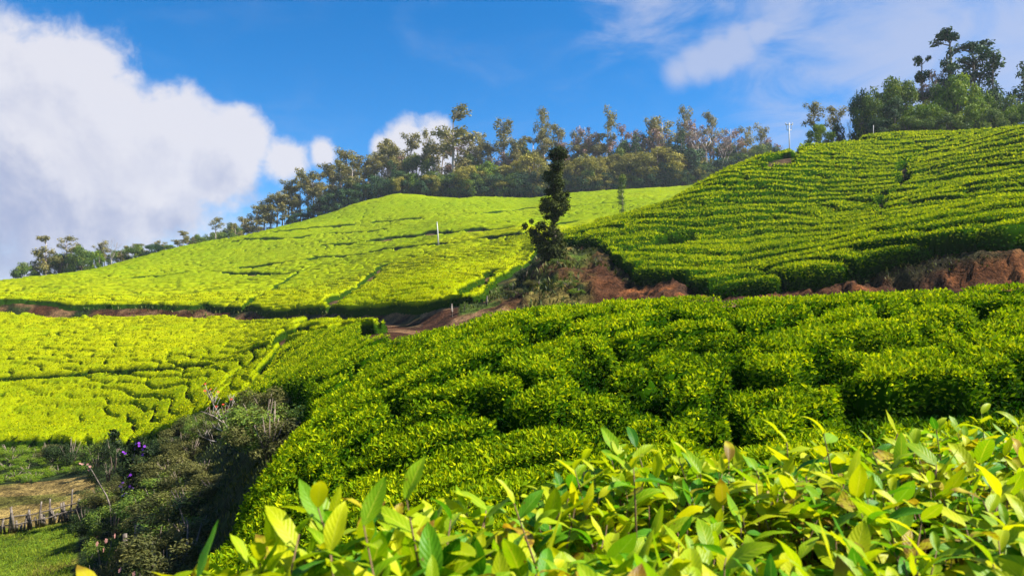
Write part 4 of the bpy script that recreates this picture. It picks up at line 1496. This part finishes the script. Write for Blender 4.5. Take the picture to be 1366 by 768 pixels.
for (kk, u_, vt, d, wp, lab) in [
    ('dark', 92, 578, 41, 60, 'dark bush at the back of the garden plot below the yellow tea'),
    ('scrub', 62, 586, 43, 40, 'dull bush beside the dark bush behind the garden plot'),
    ('mix', 128, 585, 38, 50, 'green bush between the dark bush and the purple flowers'),
    ('dark', 150, 575, 36, 50, 'twiggy dark bush behind the purple flowers'),
    ('dark', 200, 588, 33, 60, 'dark bush just beyond the purple flowers'),
    ('scrub', 232, 590, 32, 60, 'dark scrub bush before the red flowered bare tree'),
    ('dark', 262, 592, 31, 56, 'dark bush close to the red flowered bare tree'),
    ('scrub', 288, 602, 29, 60, 'brownish bush at the foot of the red flowered bare tree'),
    ('scrub', 330, 596, 29, 50, 'grey green bush just past the red flowered bare tree'),
    ('scrub', 352, 590, 28, 44, 'brown bush against the tea at the head of the gully'),
    ('scrub', 315, 622, 24, 70, 'grey green bush against the tea edge, midway down the gully'),
    ('scrub', 272, 632, 23, 80, 'grey green bush in the middle of the gully'),
    ('mix', 225, 628, 25, 76, 'tangled bush in the middle of the gully, next to the purple flowers'),
    ('scrub', 285, 655, 19, 76, 'dark bush against the tea edge, low in the gully'),
    ('scrub', 235, 655, 20, 90, 'large grey green bush low in the gully'),
    ('mix', 195, 650, 22, 70, 'leafy bush below the purple flowers'),
    ('dark', 250, 688, 16.5, 80, 'dark bush at the lowest tea edge of the gully'),
    ('scrub', 205, 690, 17, 80, 'dark flowering bush behind the grey stakes'),
    ('mix', 150, 665, 24, 60, 'leafy bush beside the curved dead branch'),
    ('dark', 128, 680, 24, 50, 'dark bush at the corner of the lawn'),
    ('dark', 112, 668, 26, 36, 'dark bush where the fence ends'),
    ('mix', 140, 706, 20, 60, 'dark leafy bush bordering the lawn'),
    ('scrub', 165, 712, 17, 66, 'bush with faded pink blooms bordering the lawn'),
    ('dark', 215, 722, 14.5, 90, 'dark bush under the near tea edge'),
    ('scrub', 178, 738, 14, 70, 'low bush with faded pink blooms at the bottom edge'),
    ('dark', 130, 742, 18, 44, 'small dark bush low beside the lawn'),
    ('mix', 108, 590, 42, 34, 'small bright bush behind the garden plot'),
    ('fresh', 12, 588, 43.5, 40, 'light green bush at the outer back of the garden plot'),
]:
    shrub(kk, u_, vt, None or 700, d, wp, lab)
rg_ = random.Random(55)
n_g = 0
while n_g < 54:
    d = rg_.uniform(11, 33)
    ub = float(np.interp(d, UB_D, UB_U))
    u_ = rg_.uniform(135, 420)
    if u_ > ub - 24 or (d < 26 and u_ < 150) or (140 < u_ < 205 and d < 28) or (262 < u_ < 350 and d < 29):
        continue
    kk = rg_.choice(['scrub', 'scrub', 'scrub', 'mix', 'dark'])
    hh1 = rg_.uniform(.7, 1.25)
    a_ = ray(u_, 640)[0]
    zz1 = gz(a_ * d, d) + hh1
    vt = 384 - ((zz1 * CP - d * SP) / (d * CP + zz1 * SP)) * FPX
    shrub(kk, u_, vt, 640, d, rg_.uniform(1.2, 2.2) * FPX / d, {'scrub': 'dull olive scrub bush in the thick of the gully', 'mix': 'greener tangled bush in the thick of the gully', 'dark': 'near black bush in the thick of the gully'}[kk])
    n_g += 1
for (u_, vt, wp) in [(10, 590, 40), (30, 592, 40), (50, 592, 36), (70, 590, 40), (10, 614, 44), (35, 618, 46), (60, 622, 40), (20, 626, 50), (48, 630, 48), (78, 624, 40), (95, 612, 40), (5, 632, 36), (38, 640, 30), (72, 606, 36), (42, 604, 40), (15, 602, 40), (98, 628, 26)]:
    shrub('fresh', u_, vt, 640, 37.2 + (640 - vt) * .14, wp, 'leafy green garden plant in the vegetable patch', 'garden plants of the vegetable patch')
rb = [('mix', 619, 401, 46.3, 12, 'small round bush on the bare bank below the bright tea'), ('fresh', 770, 386, 41.5, 26, 'bright green bush at the foot of the grassy mound'), ('mix', 757, 372, 43, 34, 'dark green bush on the flank of the grassy mound'),
      ('dark', 700, 352, 53, 26, 'dark bush in the ravine beside the bright tea'), ('dark', 722, 344, 52, 30, 'dark bush at the foot of the lone tree'), ('dark', 682, 374, 52, 24, 'dark low bush deep in the ravine'),
      ('mix', 745, 352, 48, 28, 'weedy bush just under the lone tree'), ('scrub', 690, 385, 47, 30, 'brown green bush on the ravine slope'), ('scrub', 716, 378, 45.5, 34, 'dry weedy bush on the mound slope'), ('scrub', 800, 350, 47.5, 20, 'dry tuft at the top of the red bank')]
for (kk, u_, vt, d, wp, lab) in rb:
    shrub(kk, u_, vt, 400, d, wp, lab, 'bushes of the bank and ravine')


def flowers(name, root, pts, size, mat, seed=1):
    """small five-petalled blooms facing outward, each its own part"""
    r = random.Random(seed)
    vs, fs = [(0, 0, size * .08)], []
    for k in range(5):
        a0 = 2 * math.pi * k / 5
        for da, rad, z in ((-.5, .55, .05), (-.42, 1.0, .16), (.42, 1.0, .16), (.5, .55, .05)):
            vs.append((math.cos(a0 + da) * rad * size, math.sin(a0 + da) * rad * size, z * size))
        b_ = 1 + 4 * k
        fs += [(0, b_, b_ + 3), (b_, b_ + 1, b_ + 2, b_ + 3)]
    me = mesh_py(name, [(vs, fs)], mat, False)
    for p in pts:
        o = link(name, me, root, p)
        o.rotation_euler = (R(55 + r.uniform(-35, 35)), r.uniform(-.6, .6), r.uniform(-.9, .9))


def flat_mat(name, c, tr=.25):
    m, n, p, o = principled(name)
    nz_ = n.noise(n.add('ShaderNodeNewGeometry').outputs['Position'], 9, 3, .5)
    n.l.new(n.mix(nz_, tuple(k * .65 for k in c), tuple(min(1, k * 1.3) for k in c)), p.inputs['Base Color'])
    return m


M['purple'] = flat_mat('purple_petal', (.20, .03, .42))
M['pink'] = flat_mat('pink_petal', (.42, .20, .17))
M['red'] = flat_mat('red_petal', (.60, .07, .03))

# purple flowering shrub
d = 27.0
a_, b_ = ray(172, 700)
x0 = a_ * d; z0 = gz(x0, d)
t = thing('flowering_shrub', 'tall dark shrub carrying bright purple flowers', 'shrub', (x0, d, z0))
vp = lambda u, v, dy=0: (ray(u, v)[0] * d - x0, dy, ray(u, v)[1] * d - z0)
cl = []
rp = random.Random(12)
for (u_, v_, r_) in [(190, 590, 10), (178, 598, 10), (196, 602, 9), (168, 606, 9), (176, 616, 10), (182, 626, 9), (170, 634, 10), (178, 644, 10), (170, 654, 10), (180, 662, 11), (166, 668, 11), (150, 580, 8), (158, 590, 8)]:
    cl.append((*vp(u_, v_, rp.uniform(-.2, .2)), r_ * d / FPX, r_ * d / FPX, r_ * d / FPX))
segs = [([vp(172, 704), vp(173, 660), vp(176, 620), vp(182, 592)], [.06, .05, .035, .01], 6), ([vp(174, 640), vp(165, 612), vp(152, 580)], [.03, .025, .008], 5)]
link('stems', limbs_mesh('stems', segs, M['bark']), t)
link('foliage', crown_mesh('foliage', cl, 1700, .085, 14, M['dark'], shell=.25), t)
pts = [vp(u_ + rp.uniform(-1.2, 1.2), v_ + rp.uniform(-1.2, 1.2), -.28 - rp.uniform(0, .12)) for (u_, v_) in [(172, 601), (174, 602), (187, 590), (190, 594), (195, 597), (197, 592), (186, 597), (181, 631), (180, 633), (171, 641), (168, 647), (171, 648), (179, 646), (182, 648), (171, 658), (170, 671), (196, 604), (192, 589), (166, 646), (174, 655)]]
flowers('flower', t, pts, .05, M['purple'])

# arching dead branch
d = 25.5
t = thing('dead_branch', 'arching dead branch with a faded mauve spray leaning over the plot', 'branch', (ray(152, 682)[0] * d, d, gz(ray(152, 682)[0] * d, d)))
bp = lambda u, v: (ray(u, v)[0] * d - t.location.x, 0, ray(u, v)[1] * d - t.location.z)
link('stem', mesh_py('stem', [tube([bp(154, 694), bp(149, 680), (lambda q: (q[0], .1, q[2]))(bp(140, 662)), bp(132, 644), bp(123, 628), bp(117, 620)], [.03, .028, .025, .02, .015, .01], 6)], M['wood']), t)
flowers('flower', t, [bp(117, 619), bp(113, 617), bp(110, 619), bp(120, 622), bp(119, 626), bp(107, 618)], .045, M['pink'], 3)

# bare tree with red flowers
d = 27.5
t = thing('flame_tree', 'leafless pale limbed tree dotted with red flowers at the gully head', 'tree', (ray(322, 612)[0] * d, d, gz(ray(322, 612)[0] * d, d)))
fp = lambda u, v, dy=0: (ray(u, v)[0] * d - t.location.x, dy, ray(u, v)[1] * d - t.location.z)
segs = [([(0, 0, 0), fp(320, 598), fp(316, 590), fp(312, 580), fp(300, 566), fp(292, 552)], [.10, .075, .06, .05, .03, .014], 7)]
rt = random.Random(21)
tips = []
for (q, e_) in [((312, 580), (304, 545)), ((316, 588), (288, 588)), ((300, 566), (278, 545)), ((292, 552), (288, 520)), ((292, 552), (272, 530)), ((316, 590), (330, 552)), ((312, 580), (322, 545)), ((320, 598), (336, 570)), ((330, 556), (338, 540)), ((300, 566), (306, 530)), ((316, 588), (280, 570)), ((318, 596), (276, 600)), ((300, 590), (268, 580)), ((318, 596), (290, 610))]:
    m_ = ((q[0] + e_[0]) / 2 + rt.uniform(-3, 3), (q[1] + e_[1]) / 2 + rt.uniform(-3, 3))
    dy = rt.uniform(-.8, .8)
    segs.append(([fp(*q), fp(*m_, dy * .5), fp(*e_, dy)], [.026, .016, .007], 5))
    for k in range(9):
        f_ = rt.uniform(.35, 1)
        s0 = (q[0] + (e_[0] - q[0]) * f_, q[1] + (e_[1] - q[1]) * f_)
        s1 = (s0[0] + rt.uniform(-9, 9), s0[1] - rt.uniform(4, 14))
        segs.append(([fp(*s0, dy * f_), fp(*s1, dy * f_ + rt.uniform(-.3, .3))], [.013, .005], 3))
        tips.append(fp(*s1, dy * f_ + rt.uniform(-.2, .2)))
link('trunk', limbs_mesh('trunk', segs, M['pale_bark']), t)
flowers('flower', t, rt.sample(tips, 20), .05, M['red'], 5)

# pink blooms on the scrub by the lawn
sb = [o for o in COL.objects if o.get('label', '').find('faded pink blooms') >= 0]
for o in sb:
    flowers('flower', o, [(rp.uniform(-.5, .5), -rp.uniform(.25, .62), rp.uniform(.35, .95)) for k in range(16)], .035, M['pink'], 8)

# stake fence between lawn and plough
t = thing('stake_fence', 'rustic fence of grey wooden stakes between lawn and ploughed plot', 'fence', (ray(60, 710)[0] * 27.8, 27.8, gz(ray(60, 710)[0] * 27.8, 27.8)))
fx0, fz0 = t.location.x, t.location.z
rf = random.Random(31)
sm = [mesh_py('stake', [tube([(0, 0, -.1), (w1 * .4, 0, .5), (w1, 0, 1.0)], [.036, .034, .024], 6)], M['wood']) for w1 in (-.06, .02, .08)]
uu = -12
tops = []
while uu < 128:
    dd = 26.9 + uu * .010
    x_ = ray(uu, 710)[0] * dd
    h_ = rf.choice([.3, .42, .5, .6, .7, .95]) * (1.1 if uu > 80 else .95)
    o = link('stake', sm[rf.randrange(3)], t, (x_ - fx0, dd - 27.8 + rf.uniform(-.08, .08), gz(x_, dd) - fz0))
    o.scale = (rf.uniform(.8, 1.6), rf.uniform(.8, 1.6), h_)
    o.rotation_euler = (rf.uniform(-.12, .12), rf.uniform(-.12, .12), rf.uniform(0, 6))
    tops.append((x_ - fx0, dd - 27.8, gz(x_, dd) - fz0))
    uu += rf.uniform(2.2, 5.2)
rl = [[(p[0], p[1] - .05, p[2] + hh2 + rf.uniform(-.03, .03)) for p in tops[::5]] for hh2 in (.28, .52)]
for r_ in rl:
    link('rail', mesh_py('rail', [tube(r_, [.022] * len(r_), 5)], M['wood']), t)
for (u_, v0, v1, d, lab, mt) in [(205, 722, 733, 16, 'short pale post with a flat top among the pink blooms', 'pale_bark'), (169, 712, 732, 17, 'weathered stake in the pink flowered scrub, by itself', 'wood'), (182, 700, 716, 18, 'first of two leaning stakes in the scrub', 'wood'), (188, 704, 717, 18, 'second of two leaning stakes in the scrub', 'wood'),
                                 (603, 407, 426, 45.5, 'pale stick standing on the bank below the bright tea', 'wood'), (649, 396, 408, 46, 'short stake on the earth bank', 'wood')]:
    x_ = ray(u_, v1)[0] * d
    zb = ray(u_, v1)[1] * d if u_ < 400 else gz(x_, d)
    ht = (v1 - v0) / FPX * d
    if u_ < 400:
        zg = gz(x_, d)
        ht += zb - zg; zb = zg
    o = thing('wooden_stake' if mt == 'wood' else 'marker_post', lab, 'stake' if mt == 'wood' else 'post', (x_, d, zb),
              data=mesh_py('stake', [tube([(0, 0, -.05), (.01, 0, ht * .5), (rf.uniform(-.08, .08), 0, ht)], [.06, .055, .045], 7)], M[mt]))

# lawn grass
ng_ = 16000
ga_ = rng.uniform(-.74, ray(122, 720)[0], ng_); gd_ = rng.uniform(14, 27.4, ng_)
ok_ = ua(ga_) < 112 - (28 - gd_) * 1.5
ga_, gd_ = ga_[ok_], gd_[ok_]
gx_ = ga_ * gd_; gz_ = ground_a(ga_, gd_)
an = rng.uniform(0, 6.28, len(gx_)); hh_ = rng.uniform(.04, .12, len(gx_))
w_ = .012
v0_ = np.stack([gx_ - np.cos(an) * w_, gd_ - np.sin(an) * w_, gz_ - .01], -1); v1_ = np.stack([gx_ + np.cos(an) * w_, gd_ + np.sin(an) * w_, gz_ - .01], -1)
v2_ = np.stack([gx_ + np.sin(an) * .04, gd_ + np.cos(an) * .04, gz_ + hh_], -1)
M['grass'] = leaf_mat('grass_blade', (.08, .14, .008), (.14, .21, .010), (.26, .27, .02), .3, .6, .1, .4, .8)
link('grass', np_mesh('grass', np.stack([v0_, v1_, v2_], 1).reshape(-1, 3), np.arange(len(gx_) * 3).reshape(-1, 3), M['grass'], {'tone': ('FLOAT', np.repeat(rng.random(len(gx_)), 3))}), kind='stuff', label='mown grass of the small lawn below the fence', category='grass')

# weeds over the mound, the bank tops and the gully floor
nw = 120000
wa = rng.uniform(-.56, .66, nw); wd_ = np.where(rng.random(nw) < .8, rng.uniform(6, 60, nw), rng.uniform(60, 102, nw))
uw = ua(wa); xw = wa * wd_
tm = np.maximum(np.maximum(near_mask(wa, wd_), left_mask(wa, wd_)), right_mask(wa, wd_))
grow = ((uw > 625) & (uw < 830) & (wd_ > dcv(6, wa) - 1) & (wd_ < 62)) * smooth(fbm(xw * .5, wd_ * .5, 111, 3), .46, .62) * .6
grow = np.maximum(grow, ((uw < 420) & (wd_ < 47) & (wd_ > 8) & ~((uw < 140) & (wd_ < 38))) * .9)
grow = np.maximum(grow, ((uw > 830) & (np.abs(wd_ - dcv(7, wa)) < .6)) * .9)
grow = np.maximum(grow, ((uw < 470) & (np.abs(wd_ - dcv(7, wa)) < 1.2)) * 1.0)
grow = np.where((uw > 775) & (wd_ < dcv(7, wa) - .5), 0, grow)
ok_ = (tm < -.1) & (rng.random(nw) < grow)
wa, wd_, xw = wa[ok_], wd_[ok_], xw[ok_]
zw = ground_a(wa, wd_)
an = rng.uniform(0, 6.28, len(xw)); sz_ = np.where(wd_ > 60, 1.3, 1) * np.where((ua(wa) < 430) & (wd_ < 60), .30, np.where(ua(wa) > 830, .42, np.clip(wd_ / 50, .28, .9))); hh_ = rng.uniform(.12, .42, len(xw)) * sz_; lw = rng.uniform(.05, .16, len(xw)) * sz_
c_, s_ = np.cos(an) * lw, np.sin(an) * lw
vv = np.stack([np.stack([xw, wd_, zw - .02], -1), np.stack([xw + c_ - s_ * .5, wd_ + s_ + c_ * .5, zw + hh_ * .6], -1), np.stack([xw + c_ * 1.6, wd_ + s_ * 1.6, zw + hh_], -1), np.stack([xw + c_ + s_ * .5, wd_ + s_ - c_ * .5, zw + hh_ * .55], -1)], 1).reshape(-1, 3)
M['weed'] = leaf_mat('weed_leaf', (.020, .036, .006), (.055, .075, .011), (.12, .12, .025), .2, .6, .1, .35, 1.0)
link('weeds', np_mesh('weeds', vv, np.arange(len(vv)).reshape(-1, 4), M['weed'], {'tone': ('FLOAT', np.repeat(rng.random(len(xw)), 4))}), kind='stuff', label='rough weeds over the mound, bank tops and gully floor', category='weeds')

# ------------------------------------------------------------------ the big leaved tea hedge right in front
def big_leaf_mat(name, dark, mid, light, dry=0.0, transl=.42):
    m, n, p, o = principled(name)
    r = n.add('ShaderNodeObjectInfo').outputs['Random']
    rv_ = n.add('ShaderNodeAttribute', attribute_name='tone').outputs['Fac']
    al = n.add('ShaderNodeAttribute', attribute_name='along').outputs['Fac']
    ac_ = n.add('ShaderNodeAttribute', attribute_name='across').outputs['Fac']
    pos = n.add('ShaderNodeTexCoord').outputs['Object']
    f = n.math('FRACT', n.math('ADD', r, rv_))
    nz = n.noise(pos, 3.5, 4, .6)
    f = n.math('ADD', f, n.math('MULTIPLY', n.math('SUBTRACT', nz, .5), .6), clamp=True)
    cr = n.add('ShaderNodeValToRGB')
    e = cr.color_ramp.elements
    e[0].color = (*dark, 1); e[1].color = (*light, 1)
    k = e.new(.5); k.color = (*mid, 1)
    n.l.new(f, cr.inputs[0])
    rib = n.step(n.math('ABSOLUTE', ac_), .0, .10, 1.0, 0.0)
    vein = n.math('SINE', n.math('MULTIPLY_ADD', al, 52.0, n.math('MULTIPLY', n.math('ABSOLUTE', ac_), -14.0)))
    col = n.mix(n.math('MULTIPLY', rib, .55), cr.outputs[0], tuple(min(.6, c * 1.25 + .05) for c in light))
    col = n.mix(n.math('MULTIPLY', n.step(vein, .3, 1.0), .15), col, tuple(min(.6, c * 1.1 + .02) for c in light))
    sp = n.noise(pos, 7.0, 2, .5)
    spot = n.step(sp, .70 - dry * .2, .76 - dry * .2)
    tip = n.math('MULTIPLY', n.step(n.math('ADD', al, n.math('MULTIPLY', sp, .25)), 1.10 - dry * .3, 1.18 - dry * .2), .9)
    col = n.mix(n.math('MULTIPLY', n.math('MAXIMUM', spot, tip), .75), col, (.14, .055, .012))
    n.l.new(col, p.inputs['Base Color'])
    p.inputs['Roughness'].default_value = .45
    p.inputs['Specular IOR Level'].default_value = .16
    b = n.add('ShaderNodeBump', i_Height=n.math('SUBTRACT', n.math('MULTIPLY', vein, .25), rib))
    b.inputs['Strength'].default_value = .12
    b.inputs['Distance'].default_value = .02
    n.l.new(b.outputs[0], p.inputs['Normal'])
    t = n.add('ShaderNodeBsdfTranslucent')
    n.l.new(n.mix(1.0, col, (1.3, 1.2, .5), blend='MULTIPLY'), t.inputs[0])
    mx = n.add('ShaderNodeMixShader', i_0=transl)
    n.l.new(p.outputs[0], mx.inputs[1]); n.l.new(t.outputs[0], mx.inputs[2])
    n.l.new(mx.outputs[0], o.inputs[0])
    return m


LM = [big_leaf_mat('young_leaf', (.16, .32, .004), (.32, .42, .004), (.52, .53, .006)),
      big_leaf_mat('grown_leaf', (.030, .15, .006), (.085, .26, .006), (.20, .37, .008)),
      big_leaf_mat('ageing_leaf', (.30, .30, .006), (.44, .38, .010), (.40, .26, .02), .9)]
M['twig'] = flat_mat('twig_bark', (.16, .095, .045))
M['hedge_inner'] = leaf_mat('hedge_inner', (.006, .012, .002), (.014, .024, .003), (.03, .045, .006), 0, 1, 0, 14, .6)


def leaf_verts(seed):
    """one leaf of unit length along +Y, face up +Z: pointed ellipse, folded on its midrib, arched, edges a little wavy"""
    r = random.Random(seed)
    nr = 7
    bend = r.uniform(.25, 1.35) * (1 if r.random() < .85 else -.6)
    fold = r.uniform(.10, .55)
    twist = r.uniform(-.5, .5)
    wid = r.uniform(.17, .225)
    wav = r.uniform(.0, .03)
    vs, al, ac = [], [], []
    p = Vector((0, 0, 0)); ang = r.uniform(-.1, .25)
    for i in range(nr):
        t = i / (nr - 1)
        wd = wid * (math.sin(math.pi * min(1, t * .96 + .02) ** .82) ** .85) * (1 if t < .999 else .03)
        tw = twist * t
        for k in (-1, -.5, 0, .5, 1):
            lx_ = k * wd
            lz_ = abs(k) * wd * fold + math.sin(t * 11 + k * 2 + seed) * wav * abs(k) + (k * k) * -.05 * wd
            X = lx_ * math.cos(tw) - lz_ * math.sin(tw); Zl = lx_ * math.sin(tw) + lz_ * math.cos(tw)
            vs.append((p.x + X, p.y - math.sin(ang) * Zl * -1 * -1, p.z + math.cos(ang) * Zl))
            al.append(t); ac.append(k)
        p = p + Vector((0, math.cos(ang), math.sin(ang))) / (nr - 1)
        ang -= bend / (nr - 1) * (.5 + t)
    fs = [(i * 5 + k, i * 5 + k + 1, (i + 1) * 5 + k + 1, (i + 1) * 5 + k) for i in range(nr - 1) for k in range(4)]
    return np.array(vs), np.array(fs), np.array(al), np.array(ac)


LEAVES = [leaf_verts(300 + i) for i in range(9)]
LME = [[np_mesh('leaf', v_, f_, LM[mi_], {'along': ('FLOAT', al_), 'across': ('FLOAT', ac_), 'tone': ('FLOAT', np.zeros(len(al_)))}, True) for (v_, f_, al_, ac_) in LEAVES] for mi_ in range(3)]
EDGE_U = [60, 110, 180, 250, 350, 430, 480, 560, 640, 690, 780, 850, 900, 960, 1040, 1100, 1180, 1250, 1310, 1366, 1500, 1700]
EDGE_V = [800, 768, 762, 752, 730, 700, 688, 676, 660, 664, 634, 622, 630, 616, 600, 592, 584, 578, 566, 560, 548, 540]


def top_z(x, y):
    return -.262 + (float(fbm(np.array([x * 3.2]), np.array([y * 3.2]), 121, 2)[0]) - .5) * .11


def back_edge(u):
    if u < 240:
        return .42
    return _edge(u)


def _edge(u):
    return -.235 / ray(u, float(np.interp(u, EDGE_U, EDGE_V)))[1]


from mathutils import Matrix
HL = [  # label, first column, last column, nearer than / farther than
    ('tea hedge with large yellow green leaves in the bottom middle of the view', 0, 600, 0, 9),
    ('tea hedge with upright fresh shoots, in the middle of the row of large leaves', 600, 930, 0, 9),
    ('tea hedge with the largest glossy leaves, at the bottom corner', 930, 1900, 0, .98),
    ('tea hedge with smaller leaves, behind the one with the largest glossy leaves', 930, 1900, .98, 9),
]
roots = []
for lab, u0, u1, y0, y1 in HL:
    um = (max(u0, 200) + min(u1, 1366)) / 2
    ym = .75 if y0 == 0 else 1.35
    xm = ray(um, 600)[0] * ym
    roots.append(thing('tea_bush', lab, 'tea bush', (xm, ym, gz(xm, 3) - .02), group='large leaved tea bushes of the front hedge'))
hr = random.Random(77)
recs = [[] for _ in HL]
stems = [[] for _ in HL]


def which(x, y):
    u_ = ua(x / y)
    for i, (lab, u0, u1, y0, y1) in enumerate(HL):
        if u0 <= u_ < u1 and y0 <= y < y1:
            return i
    return 0


def put_shoot(x, y, z, sc=1.0, kind=None, low=False):
    i = which(x, y)
    lean = Vector((hr.uniform(-.35, .35), hr.uniform(-.35, .35), 1)).normalized()
    ln = hr.uniform(.06, .13) * sc
    base_ = Vector((x, y, z)) - lean * ln * .75
    nl = hr.choice((4, 5, 5, 6))
    az = hr.uniform(0, 6.28)
    age = hr.random()
    for k in range(nl):
        t = (k + .6) / nl
        az += 2.4 + hr.uniform(-.3, .3)
        p_ = base_ + lean * ln * t
        elev = (-.05 + .95 * t ** 1.4) + hr.uniform(-.35, .3)
        size = (.094 - .040 * t) * hr.uniform(.75, 1.2) * sc
        dr = Vector((math.cos(az) * math.cos(elev), math.sin(az) * math.cos(elev), math.sin(elev)))
        side = dr.cross(Vector((0, 0, 1)))
        side.normalize()
        nrm = side.cross(dr)
        rot = Matrix((side, dr, nrm)).transposed().to_4x4()
        roll = Matrix.Rotation(hr.uniform(-.5, .5), 4, 'Y')
        q = hr.random()
        if low:
            mi_ = 1 if q < .72 else (2 if q < .82 else 0)
        else:
            mi_ = 0 if q < .56 + .25 * t else (1 if q < .955 else 2)
        recs[i].append((Matrix.Translation(p_) @ rot @ roll @ Matrix.Scale(size, 4), mi_, hr.randrange(len(LEAVES)), p_, size))
    stems[i].append(([base_ - lean * .07 + Vector((hr.uniform(-.02, .02), hr.uniform(-.02, .02), -.03)), base_, base_ + lean * ln * .92], [.0022 * sc, .0018 * sc, .0009 * sc]))


n_s = 0
tries = 0
while n_s < 1150 and tries < 20000:
    tries += 1
    u_ = hr.uniform(250, 1560)
    yb = back_edge(u_)
    y = math.sqrt(hr.uniform(.44 ** 2, max(yb, .46) ** 2))
    if y > yb:
        continue
    x = ray(u_, 650)[0] * y
    put_shoot(x, y, top_z(x, y) + hr.uniform(-.035, .012) - (.03 if u_ < 420 else 0), sc=(hr.uniform(.55, .85) if hr.random() < .86 else hr.uniform(.9, 1.15)) * (1.08 if y < .9 else .95))
    n_s += 1
for (u_, v_, y) in [(430, 655, .80), (545, 640, .82), (600, 665, .86), (490, 680, .74), (395, 690, .76), (770, 610, 1.1), (845, 595, 1.05), (690, 650, .95), (1100, 560, 1.25), (1050, 575, 1.2), (1310, 540, 1.5), (1250, 560, 1.3), (350, 728, .8), (262, 762, .8), (130, 768, .85), (200, 778, .8)]:
    a_, b_ = ray(u_, v_)
    put_shoot(a_ * y, y, b_ * y - .03, sc=.76)
for k in range(46):
    u_ = hr.uniform(820, 1420)
    y = hr.uniform(.5, .8)
    x = ray(u_, 650)[0] * y
    put_shoot(x, y, top_z(x, y) - .012, sc=hr.uniform(1.05, 1.3))
for k in range(420):   # older leaves lower in the hedge
    u_ = hr.uniform(230, 1560)
    yb = back_edge(u_)
    y = math.sqrt(hr.uniform(.40 ** 2, (yb + .04) ** 2))
    x = ray(u_, 650)[0] * y
    put_shoot(x, y, top_z(x, y) - hr.uniform(.05, .17), sc=hr.uniform(.7, 1.0), low=True)

for i, root in enumerate(roots):
    inv = Matrix.Translation(-root.location)
    def key(rc):
        p_ = rc[3]
        u_, v_ = project(np.array([[p_.x, p_.y, p_.z]]))
        ok = -40 < u_[0] < 1406 and v_[0] < 790
        return -(rc[4] / p_.y * (1.0 if p_.z > top_z(p_.x, p_.y) - .06 else .6)) if ok else 1.0
    rs = sorted(recs[i], key=key)
    for (mw, mi_, sh, p_, sz) in rs[:298]:
        o = link('leaf', LME[mi_][sh], root)
        o.matrix_local = inv @ mw
    rest_ = rs[298:]
    if rest_:
        V_, F_, A_, C_, R_, I_ = [], [], [], [], [], []
        o_ = 0
        for (mw, mi_, sh, p_, sz) in rest_:
            v_, f_, al_, ac_ = LEAVES[sh]
            mm = np.array(inv @ mw)
            V_.append(v_ @ mm[:3, :3].T + mm[:3, 3]); F_.append(f_ + o_); o_ += len(v_)
            A_.append(al_); C_.append(ac_); R_.append(np.full(len(al_), hr.random())); I_.append(np.full(len(f_), mi_))
        link('foliage', np_mesh('foliage', np.concatenate(V_), np.concatenate(F_), LM, {'along': ('FLOAT', np.concatenate(A_)), 'across': ('FLOAT', np.concatenate(C_)), 'tone': ('FLOAT', np.concatenate(R_))}, True, np.concatenate(I_)), root, kind='stuff')
    sg = [tube([p - root.location for p in pts], rad, 5) for pts, rad in stems[i]]
    link('stems', mesh_py('stems', sg, M['twig']), root, kind='stuff')
    # the dense dark inside of the hedge, with its woody stems
    lab, u0, u1, y0, y1 = HL[i]
    us = np.linspace(max(u0, 60), min(u1, 1560), 40)
    vs = []
    NR_ = 16
    for uu in us:
        yb = back_edge(uu) - .02
        ya, yz = max(y0, .36), min(y1, max(yb, .40))
        if y0 > 0 and yz < ya:
            yz = ya + .01
        for k in range(NR_):
            y = ya + (yz - ya) * k / (NR_ - 1)
            x = ray(uu, 650)[0] * y
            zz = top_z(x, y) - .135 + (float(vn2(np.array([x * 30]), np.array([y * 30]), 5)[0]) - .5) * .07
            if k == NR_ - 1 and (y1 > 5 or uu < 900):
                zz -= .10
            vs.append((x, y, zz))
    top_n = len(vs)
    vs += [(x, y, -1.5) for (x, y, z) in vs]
    NC_ = len(us)
    fs = []
    for c in range(NC_ - 1):
        for k in range(NR_ - 1):
            q = c * NR_ + k
            fs.append((q, q + NR_, q + NR_ + 1, q + 1))
    rim = [c * NR_ for c in range(NC_)] + [(NC_ - 1) * NR_ + k for k in range(1, NR_)] + [c * NR_ + NR_ - 1 for c in range(NC_ - 2, -1, -1)] + [k for k in range(NR_ - 2, 0, -1)]
    for a_, b_ in zip(rim, rim[1:] + rim[:1]):
        fs.append((a_, b_, b_ + top_n, a_ + top_n))
    vs = np.array(vs) - np.array(root.location)
    link('inner_branches', np_mesh('inner_branches', vs, np.array(fs), M['hedge_inner'], {'tone': ('FLOAT', rng.random(len(vs)))}, True), root)

# ------------------------------------------------------------------ hazy air
hv = bpy.data.materials.new('haze')
hv.use_nodes = True
n = N(hv.node_tree)
pv = n.add('ShaderNodeVolumePrincipled')
pv.inputs['Color'].default_value = (.82, .90, 1.0, 1)
pv.inputs['Density'].default_value = .00019
pv.inputs['Anisotropy'].default_value = .2
ho = n.add('ShaderNodeOutputMaterial')
n.l.new(pv.outputs[0], ho.inputs['Volume'])
hb = [(x, y, z) for z in (-66, 70) for y in (-460, 4100) for x in (-7000, 7000)]
hf = [(0, 2, 3, 1), (4, 5, 7, 6), (0, 1, 5, 4), (2, 6, 7, 3), (0, 4, 6, 2), (1, 3, 7, 5)]
hm = bpy.data.meshes.new('haze')
hm.from_pydata(hb, [], hf)
hm.materials.append(hv)
link('haze', hm, kind='stuff', label='thin blue daytime haze over the valley', category='haze')
